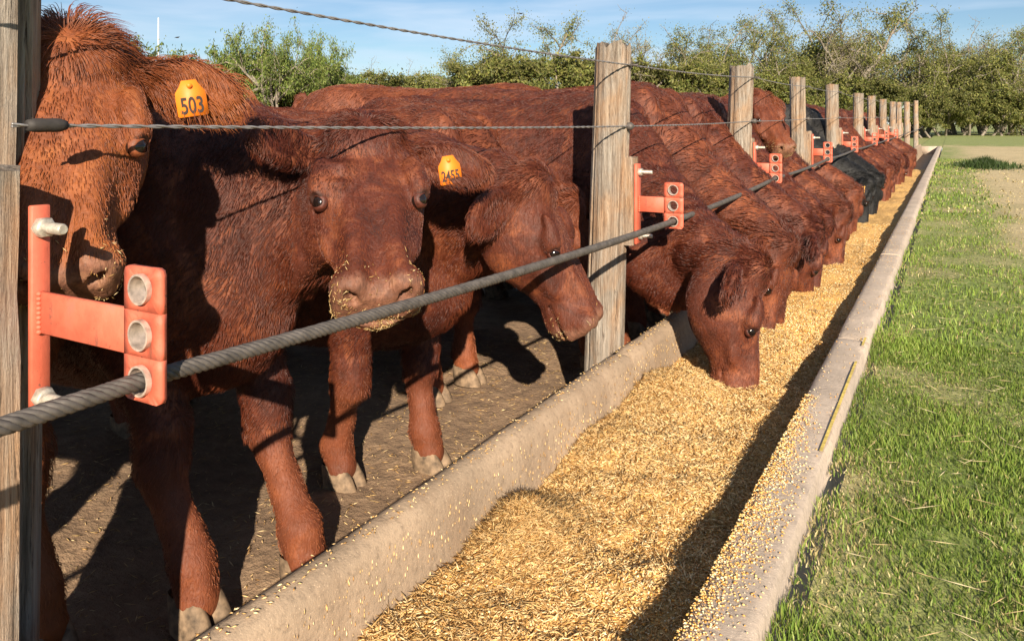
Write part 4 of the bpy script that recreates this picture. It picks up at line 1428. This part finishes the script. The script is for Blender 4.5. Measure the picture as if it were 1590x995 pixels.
        Ln = np.where(leg > .5, .014, Ln)
        Ln = Ln * hair_len * r.uniform(.6, 1.25, hairs) * (1 - .8 * eye)
        ok = (mz < .6) & (eye < .75) & (P[:, 2] > .085)
        P, Nn, D, Ln, inh, ear, leg, q = P[ok], Nn[ok], D[ok], Ln[ok], inh[ok], ear[ok], leg[ok], q[ok]
        n = len(P)
        cl = np.stack([noise3(P, 13, seed + i_) for i_ in (1, 2, 3)], 1) * .38 + np.stack([noise3(P, 34, seed + i_) for i_ in (4, 5, 6)], 1) * .36
        cl = cl * np.where(inh & (q[:, 0] > .1), .45, 1.0)[:, None]
        D = nrm(D - Nn * np.sum(D * Nn, 1, keepdims=True)) + cl + r.normal(0, .10, (n, 3))
        D = nrm(D - Nn * np.sum(D * Nn, 1, keepdims=True))
        lift = (.30 + .22 * noise3(P, 20, seed + 12)) * np.where(ear > 0, 1.35, 1.0) * np.where(inh & (q[:, 0] < .06), 1.3, 1.0)
        lift = np.clip(lift, .12, .8)[:, None]
        Lc = Ln[:, None]
        pts = np.empty((n, 4, 3))
        g = np.array([0, 0, -1.0])
        pts[:, 0] = P - Nn * .002
        pts[:, 1] = P + (D * .30 + Nn * lift * .55) * Lc
        pts[:, 2] = P + (D * .64 + Nn * lift * .80 + g * .06) * Lc
        pts[:, 3] = P + (D * 1.0 + Nn * lift * .78 + g * .16) * Lc
        hc = bpy.data.hair_curves.new('coat')
        hc.add_curves([4] * n)
        hc.attributes['position'].data.foreach_set('vector', pts.astype(np.float32).ravel())
        ra = hc.attributes.get('radius') or hc.attributes.new('radius', 'FLOAT', 'POINT')
        rd = np.tile(np.array([1, .9, .65, .15]) * hair_r, (n, 1)) * r.uniform(.7, 1.3, (n, 1))
        ra.data.foreach_set('value', rd.astype(np.float32).ravel())
        ta = hc.attributes.new('tone', 'FLOAT', 'CURVE')
        tn = .42 + light + .28 * fbm(P, 5, seed + 8, 2) + r.normal(0, .11, n) + .40 * leg + .12 * (ear > 0) * 0 + .18 * inh * np.clip((q[:, 0] - .25) / .2, 0, 1)
        ta.data.foreach_set('value', np.clip(tn, 0, 1).astype(np.float32))
        hc.materials.append(M['hair_' + coat])
        link(bpy.data.objects.new('coat', hc), ob)
    return ob

def copy_cow(o, loc, rz, label):
    c = o.copy(); C.objects.link(c); c.location = loc; c.rotation_euler = (0, 0, rz); c['label'] = label
    for ch in o.children:
        d_ = ch.copy(); C.objects.link(d_); d_.parent = c
        for g_ in ch.children:
            e_ = g_.copy(); C.objects.link(e_); e_.parent = d_
    return c

GRP = 'cattle lined up at the trough'
tt0 = time.time()
# the orange-brown one at the left edge, facing the camera
cowA = build_cow('cow', (-2.15, 0.91, 0), radians(2), (-1.605, 0.961, 1.436), (0.51, -0.36, -0.78), (0.66, -0.42, 0.62), 'orange', scale=1.03, hs=1.05, h=0.0072,
                 hairs=90000, hair_len=1.05, front_feet=((-1.93, 1.07), (-2.0, 0.76)), ear_lift=(0.0, 0.0), ear_swing=(0.10, 0.1), tag_ear=0, tag_text='503', seed=5, light=0.03)
tag(cowA, 'orange-brown cow with ear tag 503 looking over the wire beside the left post', 'cow', GRP)
# the dark red one facing the camera, straw on its muzzle
cowB = build_cow('cow', (-1.93, 1.49, 0), radians(0), (-1.425, 1.672, 1.240), (0.565, -0.565, -0.60), (0.43, -0.43, 0.80), 'red', scale=1.05, hs=1.09, h=0.0072,
                 hairs=110000, hair_len=.62, front_feet=((-1.58, 1.60), (-1.70, 1.335)), ear_lift=(-0.10, -0.30), ear_swing=(0.10, 1.0), tag_ear=0, tag_text='2455', seed=9)
# chopped straw stuck round the muzzle
def muzzle_straw(ob, poll, nose_dir, fore, hs, n, seed):
    r = np.random.default_rng(seed)
    a_ = -ob.rotation_euler.z; Rz = np.array([[cos(a_), -sin(a_), 0], [sin(a_), cos(a_), 0], [0, 0, 1]])
    L = np.array(ob.location); H = frame(Rz @ np.array(nose_dir), Rz @ np.array(fore)); pl_ = Rz @ (np.array(poll) - L)
    me = ob.data; nv = len(me.vertices)
    co = np.empty(nv * 3, dtype=np.float32); me.vertices.foreach_get('co', co); co = co.reshape(-1, 3)
    no = np.empty(nv * 3, dtype=np.float32); me.vertex_normals.foreach_get('vector', no); no = no.reshape(-1, 3)
    q = (co - pl_) @ H / hs
    w = np.clip((q[:, 0] - .40) / .08, 0, 1) * (np.abs(q[:, 1]) < .14) * (q[:, 2] > -.2) * (q[:, 2] < .05)
    w = w * (.25 + 1.6 * (q[:, 2] < -.07) + .8 * (np.abs(q[:, 1]) > .06)) * np.clip(.4 + noise3(co, 28, seed), 0, 2)
    k = r.choice(nv, n, p=w / w.sum())
    P = co[k] + no[k] * .003
    s_ = np.column_stack([r.uniform(.002, .011, n) * r.uniform(.4, 1.4, n), r.uniform(.0006, .0012, n), np.full(n, .0007)])
    nn_ = nrm(no[k]); tx = np.cross(nn_, nrm(r.normal(size=(n, 3)))); tx = nrm(tx + nn_ * r.normal(0, .22, (n, 1))); ty = nrm(np.cross(nn_, tx)); tz = np.cross(tx, ty)
    A_ = scatter(P, s_, OCT_V, OCT_F, pick(STRAW, n) * .85, np.stack([tx, ty, tz], 2))
    o = mesh_np('straw_crumbs', A_[0], A_[1], M['feed'], ob, color=A_[2]); o['kind'] = 'stuff'
muzzle_straw(cowB, (-1.425, 1.672, 1.240), (0.565, -0.565, -0.60), (0.43, -0.43, 0.80), 1.09, 720, 3)
tag(cowB, 'dark red cow with ear tag 2455 facing the camera, straw stuck to its muzzle', 'cow', GRP)
cowC = build_cow('cow', (-1.80, 2.24, 0), radians(3), (-1.235, 2.235, 1.10), (0.235, 0.065, -0.44), (0.88, 0.22, 0.42), 'red', scale=0.98, hs=1.04, h=0.0088,
                 hairs=70000, hair_len=0.7, front_feet=((-1.70, 2.36), (-1.90, 2.10)), ear_swing=(0, -0.25), seed=13)
tag(cowC, 'red-brown cow in profile with its nose against the fence post', 'cow', GRP)
muzzle_straw(cowA, (-1.605, 0.961, 1.436), (0.51, -0.36, -0.78), (0.66, -0.42, 0.62), 1.05, 260, 6)
muzzle_straw(cowC, (-1.235, 2.235, 1.10), (0.235, 0.065, -0.44), (0.88, 0.22, 0.42), 1.04, 90, 8)
cowE = build_cow('cow', (-1.62, 3.86, 0), radians(0), (-0.775, 3.40, 0.700), (0.055, -0.10, -0.5), (0.93, 0.20, 0.10), 'red', scale=1.10, hs=1.20, h=0.0125,
                 hairs=70000, hair_len=.8, ear_swing=(0, 0.08), ear_lift=(-.3, -.35), seed=17, hair_r=0.0011, light=0.0)
tag(cowE, 'large red-brown cow feeding head down just past the tall post', 'cow', GRP)
print('near cows', round(time.time() - tt0, 1))
# feeding row: three body patterns, each placed as its own animal
def feeder(seed, coat, hairs, h=0.017, tagged=None, dx=0.86, dy=-0.33, fz=0.0, turn=0.2, s=1.17, light=0.0):
    return build_cow('cow', (0, 0, 0), 0, (dx, dy, .68), (-0.01, -0.10 + fz, -0.5), (0.95, turn, 0.0), coat, scale=s, hs=1.15, h=h, hairs=hairs, ear_swing=(0, .05), ear_lift=(-.3, -.3),
                     seed=seed, hair_r=0.0015, hair_front=.6, tag_ear=tagged, tag_mat='tag_y', light=light)
V1 = feeder(21, 'red', 26000, light=-.06)
V2 = feeder(23, 'brown', 26000, light=-.1, dx=.90, dy=-.26, turn=-.15)
V3 = feeder(25, 'red', 26000, dx=.84, dy=-.16, fz=.12, turn=.35, light=-.03)
V4 = feeder(27, 'brown', 22000, dx=.92, dy=.03, turn=-.35, tagged=1, light=-.02)
VB = feeder(29, 'black', 16000, dx=.90, dy=-.18, turn=-.1, tagged=1)
for o in (V1, V2, V3, V4, VB): tag(o, 'x', 'cow', GRP)
ROWS = [(V2, -1.66, 4.62, 1.0, 'red-brown cow feeding head down, second past the tall post'),
        (V3, -1.6, 5.22, 0.97, 'red-brown cow feeding head down, third past the tall post'),
        (V1, -1.6, 5.86, 0.98, 'red-brown cow feeding head down, fourth past the tall post'),
        (V2, -1.62, 6.6, 0.95, 'curly red-brown cow feeding head down, fifth past the tall post'),
        (V3, -1.66, 7.4, 0.95, 'red-brown cow feeding, sixth past the tall post'),
        (V4, -1.7, 8.25, 0.94, 'brown cow feeding with a yellow tag, just before the black cattle'),
        (VB, -1.72, 9.3, 1.0, 'black cow feeding, nearer one of the two black feeders'),
        (VB, -1.62, 10.3, 0.98, 'black cow feeding, farther one of the two black feeders'),
        (V1, -1.62, 11.1, 1, 'brown cow feeding, first past the black cattle'),
        (V4, -1.66, 11.9, 0.96, 'brown cow feeding, second past the black cattle'),
        (V3, -1.6, 12.65, 0.98, 'brown cow feeding, third past the black cattle'),
        (V2, -1.64, 13.4, 0.94, 'brown cow feeding, fourth past the black cattle'),
        (V1, -1.62, 14.2, 1, 'brown cow feeding, fifth past the black cattle'),
        (V4, -1.66, 15.0, 0.96, 'brown cow feeding, sixth past the black cattle'),
        (V3, -1.6, 15.8, 0.98, 'brown cow feeding, seventh past the black cattle'),
        (V2, -1.64, 16.7, 0.94, 'brown cow feeding, eighth past the black cattle'),
        (V4, -1.62, 17.6, 1, 'brown cow feeding, ninth past the black cattle'),
        (V1, -1.66, 18.5, 0.96, 'brown cow feeding, tenth past the black cattle'),
        (V3, -1.6, 19.4, 0.98, 'brown cow feeding, eleventh past the black cattle'),
        (V4, -1.64, 20.6, 0.94, 'brown cow with yellow tag feeding, last of the row')]
used = set()
for i, (v, x, y, sc_, lb) in enumerate(ROWS):
    o = v if v.name not in used else copy_cow(v, (0, 0, 0), 0, lb)
    used.add(v.name)
    o.location = (x, y, 0); o.scale = (sc_, sc_, sc_); o['label'] = lb; o.rotation_euler = (0, 0, radians([-5, 4, -1, 7, -4, 3, 9, -7][i % 8]))
# cattle standing up behind the row
cowR = build_cow('cow', (-1.95, 6.28, 0), radians(0), (-1.38, 6.40, 1.49), (0.48, -0.36, -0.62), (0.50, -0.38, 0.60), 'brown', scale=1.10, hs=1.08, h=0.015, hairs=26000,
                 hair_r=0.0014, ear_lift=(.35, .35), seed=33, light=.1)
muzzle_straw(cowR, (-1.38, 6.40, 1.49), (0.48, -0.36, -0.62), (0.50, -0.38, 0.60), 1.08, 700, 12)
tag(cowR, 'brown cow with raised head looking out between the third and fourth posts', 'cow', 'cattle standing behind the row')
cowD = build_cow('cow', (-3.10, 5.65, 0), radians(29), (-2.45, 6.1, 1.25), (0.5, 0.25, -0.5), (0.5, .2, .6), 'brown', scale=1.22, hs=1.05, h=0.018, hairs=26000, hair_r=0.0015, seed=37, light=.12)
tag(cowD, 'tall brown cow standing behind the others, only its long back showing', 'cow', 'cattle standing behind the row')
cowM = build_cow('cow', (-2.12, 3.10, 0), radians(3), (-1.62, 3.36, 0.92), (0.18, 0.05, -0.5), (0.8, .1, .3), 'brown', scale=1.04, hs=1.0, h=0.015, hairs=40000, hair_r=0.0011, seed=61, light=.05)
tag(cowM, 'brown cow standing between the cow in profile and the tall post, mostly hidden', 'cow', 'cattle standing behind the row')
cowS = build_cow('cow', (-3.45, 2.85, 0), radians(8), (-2.80, 2.95, 1.15), (0.4, 0.1, -0.5), (0.5, .1, .5), 'brown', scale=1.0, hs=1.0, h=0.02, hairs=9000, hair_r=0.0018, seed=51)
tag(cowS, 'dark brown cow waiting in the shade behind the cow in profile', 'cow', 'cattle standing behind the row')
for x_, y_, a_, lb_ in ((-3.55, 1.75, -6, 'dark brown cow waiting in the shade behind the cow with tag 2455'), (-3.7, 3.75, 12, 'dark brown cow in the shade behind the large feeding cow'),
                        (-3.5, 0.75, 4, 'dark brown cow in the shade behind the orange-brown cow'), (-5.3, 3.1, 70, 'dark brown cow far back in the pen, seen between the legs')):
    copy_cow(cowS, (x_, y_, 0), radians(a_), lb_)
cowK = build_cow('cow', (-3.2, 8.6, 0), radians(25), (-2.5, 8.9, 1.2), (0.5, 0.2, -0.5), (0.5, .2, .6), 'black', scale=1.18, hs=1.05, h=0.02, hairs=9000, hair_r=0.0018, seed=41)
tag(cowK, 'black cow standing behind the row, a strip of its back showing', 'cow', 'cattle standing behind the row')
for i, (x, y, a, sc_) in enumerate([(-2.6, 11.6, 15, 1.12), (-2.7, 14.3, -5, 1.12)]):
    c_ = copy_cow(cowD, (x, y, 0), radians(a), ['brown cow standing behind the feeders, back showing between fifth and sixth posts', 'brown cow standing behind the far feeders'][i])
    c_.scale = (.98, .98, .98)
print('all cows', round(time.time() - tt0, 1))

# ------------------------------------------------------------------ thorn trees and bushes beyond the pen
ORDN = ['first', 'second', 'third', 'fourth', 'fifth', 'sixth', 'seventh', 'eighth', 'ninth', 'tenth', 'eleventh', 'twelfth']
FOOT = [5, 4, 3, 2, 1, 0, 6, 7, 8, 9, 10, 11]
def cam_pt(px, d, z=0.0):
    t = (px - 795) / 1200.0
    sx, cx = sin(YAW), cos(YAW)
    return np.array([d * (-sx + t * cx), d * (cx + t * sx), z])

def grow_tree(seed, height, spread, leaf_n, leaf_s, sparse=0.0, pal=None):
    r = np.random.default_rng(seed)
    mb = MB(); tips = []
    def branch(p, d, L, rad, lev):
        n = 5
        P = [p]; dd = d
        for i in range(n - 1):
            dd = nrm(dd + r.normal(0, .20, 3) + np.array([0, 0, .05 if lev < 2 else -.02]))
            P.append(P[-1] + dd * L / (n - 1))
        P = np.array(P)
        mb.tube(P, np.linspace(rad, rad * .45, n), 5 if lev < 2 else 3, cap=False)
        if lev >= 1:
            for q in np.linspace(.35, 1, 4): tips.append((P[int(q * (n - 1))], lev))
        if lev < 3:
            for k in range((4, 4, 3)[lev]):
                f_ = r.uniform(.35, 1.0)
                i = min(n - 1, int(f_ * (n - 1) + .5))
                ax = nrm(r.normal(0, 1, 3)); nd = nrm(dd * .55 + ax * .75 + np.array([0, 0, .12]))
                nd[:2] *= 1 + .25 * spread
                branch(P[i], nrm(nd), L * r.uniform(.5, .75), rad * .5, lev + 1)
    for k in range(r.integers(2, 5)):
        a = r.uniform(0, 2 * pi)
        branch(np.array([r.normal(0, .12), r.normal(0, .12), -.1]), nrm(np.array([cos(a) * .45 * spread, sin(a) * .45 * spread, 1.0])), height * .46, height * .020, 0)
    tp = np.array([t[0] for t in tips]); lev = np.array([t[1] for t in tips])
    # normalise the height
    sc = height / max(np.percentile(tp[:, 2], 99), .1)
    w = np.where(lev >= 2, 1.0, .35)
    keep = r.uniform(0, 1, len(tp)) > sparse * np.clip(tp[:, 2] / tp[:, 2].max() - .35, 0, 1)
    w = w * keep * r.uniform(.1, 1, len(tp)) ** 1.5
    ci = r.choice(len(tp), leaf_n, p=w / w.sum())
    cl = tp[ci] + r.normal(0, 1, (leaf_n, 3)) * np.array([.030, .030, .022]) * height * r.uniform(.3, 1.3, (leaf_n, 1))
    cl[:, 2] = np.maximum(cl[:, 2], .05)
    s_ = np.column_stack([r.uniform(.6, 1.4, leaf_n) * leaf_s, r.uniform(.25, .6, leaf_n) * leaf_s, np.full(leaf_n, leaf_s * .05)])
    q = np.array([(1, 0, 0), (0, 1, 0), (-1, 0, 0), (0, -1, 0)], dtype=float)
    pal = GREEN_T if pal is None else pal
    tone = .8 + .35 * noise3(cl, 1.1, seed)[:, None]
    col = pal[r.integers(0, len(pal), leaf_n)] * r.uniform(.7, 1.25, (leaf_n, 1)) * tone
    V, F, K = scatter(cl, s_, q, np.array([(0, 1, 2, 3)]), col)
    S = np.array([sc] * 3)
    trunk = np.concatenate(mb.v) * S
    fs = [np.array(f) for f in mb.f.values()]
    me_t = mesh_np('trunk', trunk, fs, M['bark'], smooth=True, obj=False)
    me_c = mesh_np('crown', V * S, F, M['leaf'], color=K, obj=False)
    return me_t, me_c

GREEN_T = np.array([(0.168, 0.196, 0.044), (0.238, 0.250, 0.056), (0.119, 0.142, 0.033), (0.294, 0.284, 0.081), (0.210, 0.196, 0.062)])
GREY_T = np.array([(0.210, 0.203, 0.075), (0.280, 0.257, 0.112), (0.168, 0.162, 0.056), (0.336, 0.284, 0.138)])
LEFT_T = np.array([(0.140, 0.203, 0.037), (0.196, 0.257, 0.050), (0.105, 0.155, 0.033), (0.252, 0.284, 0.075)])
VAR = [grow_tree(101, 9.0, 1.3, 23000, .056, .6), grow_tree(202, 9.0, 1.0, 19000, .056, .75), grow_tree(303, 9.0, 1.5, 25000, .056, .45),
       grow_tree(404, 9.0, 1.2, 10000, .055, .9, GREY_T), grow_tree(505, 6.0, 1.6, 24000, .055, .2, LEFT_T), grow_tree(606, 3.2, 1.8, 12000, .045, .0, LEFT_T),
       grow_tree(707, 3.4, 1.7, 12000, .05, .0, GREEN_T)]
VH = [9, 9, 9, 9, 6, 3.2, 3.4]

def put_tree(name, v, px, d, ytop, label, cat='tree', grp='thorn trees behind the pen', rz=0, wide=1.0):
    p = cam_pt(px, d)
    base = GZ - .1 if p[0] > -1.2 else 0.0
    hgt = (CAM_Z + (192 - ytop) / 1200 * d - base) * .95
    k = hgt / VH[v]
    t = empty(name, (p[0], p[1], base), rz)
    t.scale = (k * wide * .8, k * wide * .8, k)
    for nm, me in (('trunk', VAR[v][0]), ('crown', VAR[v][1])):
        link(bpy.data.objects.new(nm, me), t)
    tag(t, label, cat, grp)
    return t
# right-hand wood
RT = [(1075, 66, 42, 0, 'bushy thorn tree rising right of the tall post'), (1135, 72, 34, 2, 'olive thorn tree above the third post'),
      (1195, 70, 8, 1, 'tall open thorn tree above the fourth post'), (1260, 76, 10, 2, 'tall rounded thorn tree above the fifth post'),
      (1315, 70, 6, 3, 'pale twiggy tree above the sixth and seventh posts'), (1375, 74, 4, 0, 'tall thorn tree above the far posts of the row'),
      (1432, 72, 14, 1, 'loose-topped thorn tree above the farthest post'), (1480, 70, 26, 2, 'dense dark thorn tree just right of the trough end'),
      (1525, 76, 34, 3, 'greyish twiggy tree second from the right edge'), (1572, 72, 44, 0, 'olive thorn tree at the right edge'), (1635, 74, 48, 1, 'thorn tree half cut off by the right edge')]
for i, (px, d_, yt, v, lb) in enumerate(RT):
    put_tree('thorn_tree', v, px, d_, yt, lb, rz=i * 1.7)
for i, (px, d_, yt, v) in enumerate([(1100, 84, 40, 1), (1160, 86, 36, 0), (1230, 88, 24, 2), (1345, 86, 22, 1), (1410, 88, 30, 2), (1500, 86, 40, 1), (1555, 88, 50, 2), (1600, 86, 54, 3)]):
    put_tree('thorn_tree', v, px, d_, yt, 'olive thorn tree in the back row of the wood, ' + ORDN[7 - i] + ' from the right edge', rz=i * 2.3 + .5, grp='back row of the thorn wood')
for i, (px, d_, yt) in enumerate([(1440, 66, 150), (1462, 66, 140), (1495, 67, 128), (1530, 66, 138), (1562, 66, 132), (1598, 66, 140), (1390, 66, 130), (1330, 66, 120), (1270, 66, 115), (1210, 66, 110), (1150, 66, 108), (1095, 66, 105)]):
    put_tree('thorn_bush', 6, px, d_, yt, 'low dark bush at the foot of the thorn trees, ' + ORDN[FOOT[i]] + ' from the right edge', 'bush', 'bushes along the foot of the wood', rz=i * 1.1, wide=1.25)
# middle trees
put_tree('thorn_tree', 2, 800, 58, 34, 'broad thorn tree left of the tall post', rz=.4)
put_tree('thorn_tree', 0, 870, 60, 28, 'thorn tree partly behind the tall post', rz=2.2)
put_tree('thorn_tree', 3, 985, 58, 20, 'pale open thorn tree right behind the tall post', rz=1.1)
put_tree('thorn_tree', 1, 930, 66, 40, 'thorn tree directly behind the tall post', rz=3.1)
for i, (px, yt) in enumerate([(745, 95), (790, 90), (850, 80), (910, 85), (960, 90), (1015, 95), (1050, 100)]):
    put_tree('thorn_bush', 6, px, 56, yt, 'low bush under the trees around the tall post, ' + ORDN[i] + ' from the left', 'bush', 'bushes around the tall post', rz=i * 1.4, wide=1.2)
# left group
put_tree('thorn_tree', 4, 435, 60, 40, 'round green tree above the red cow with tag 2455', rz=.2, wide=.62)
put_tree('thorn_tree', 4, 490, 66, 58, 'green tree behind and right of the round green tree', rz=1.9, wide=.6)
put_tree('thorn_tree', 5, 375, 62, 68, 'bright green bush between ear tag 503 and the round tree', rz=2.7, wide=.6)
for i, (px, yt) in enumerate([(262, 74), (300, 80), (335, 76), (400, 84), (455, 92), (515, 98)]):
    put_tree('thorn_bush', 5, px, 64, yt, 'low green bush on the left skyline, ' + ORDN[i] + ' from the mast', 'bush', 'low bushes on the left skyline', rz=i * 1.3, wide=.75)
for i, (px, yt) in enumerate([(590, 92), (640, 96), (690, 104)]):
    put_tree('twiggy_bush', 3, px, 95, yt, ['pale twiggy bush on the skyline, left one of three', 'pale twiggy bush on the skyline, middle of three', 'pale twiggy bush on the skyline, right one of three'][i], 'bush', 'far twiggy bushes', rz=i * 1.9, wide=.9)
for i, (px, yt) in enumerate([(560, 112), (610, 112), (660, 116), (715, 116)]):
    put_tree('thorn_bush', 6, px, 90, yt, 'far low bush on the skyline above the cattle backs, ' + ORDN[i] + ' from the left', 'bush', 'far skyline bushes', rz=i, wide=1.3)
# thin pale mast on the left skyline
p = cam_pt(246, 70)
mb = MB(); mb.tube([(0, 0, 0), (0, 0, 5), (0, 0, CAM_Z + (192 - 28) / 1200 * 70)], [.11, .09, .06], 8)
mst = mb.build('mast', M['pole'], None, True); mst.location = p
tag(mst, 'thin pale mast on the skyline above the orange-brown cow', 'mast')
# birds
def bird(px, py, d_, rz, lb):
    mb = MB()
    mb.tube([(-.10, 0, 0), (-.05, 0, .01), (.02, 0, .015), (.08, 0, .01), (.11, 0, .012), (.135, 0, .005)], [.006, .028, .038, .028, .02, .004], 8)
    for sd in (1, -1):
        W_ = [(.04, 0, .02), (.06, sd * .12, .06), (.03, sd * .26, .04), (-.02, sd * .24, .04), (-.03, sd * .10, .05), (-.03, 0, .02)]
        W2 = [(a, b_, c - .006) for a, b_, c in W_]
        mb.add(W_ + W2, [tuple(range(6)), tuple(range(11, 5, -1))] + [(i, (i + 1) % 6, 6 + (i + 1) % 6, 6 + i) for i in range(6)])
    mb.add([(-.09, .01, 0), (-.17, .035, 0), (-.17, -.035, 0), (-.09, -.01, 0), (-.09, .01, -.006), (-.17, .035, -.006), (-.17, -.035, -.006), (-.09, -.01, -.006)],
           [(0, 1, 2, 3), (7, 6, 5, 4), (0, 4, 5, 1), (1, 5, 6, 2), (2, 6, 7, 3), (3, 7, 4, 0)])
    o = mb.build('bird', M['rubber'])
    o.location = cam_pt(px, d_, CAM_Z + (192 - py) / 1200 * d_); o.rotation_euler = (0.2, 0, rz)
    tag(o, lb, 'bird', 'birds in the sky')
bird(275, 59, 45, .4, 'tiny dark bird flying just right of the thin mast')
bird(355, 56, 45, 2.0, 'tiny dark bird flying above ear tag 503, left of the round tree')
bird(808, 22, 45, 1.1, 'tiny dark bird high in the sky left of the tall post')

print('script', round(time.time() - T0, 1))
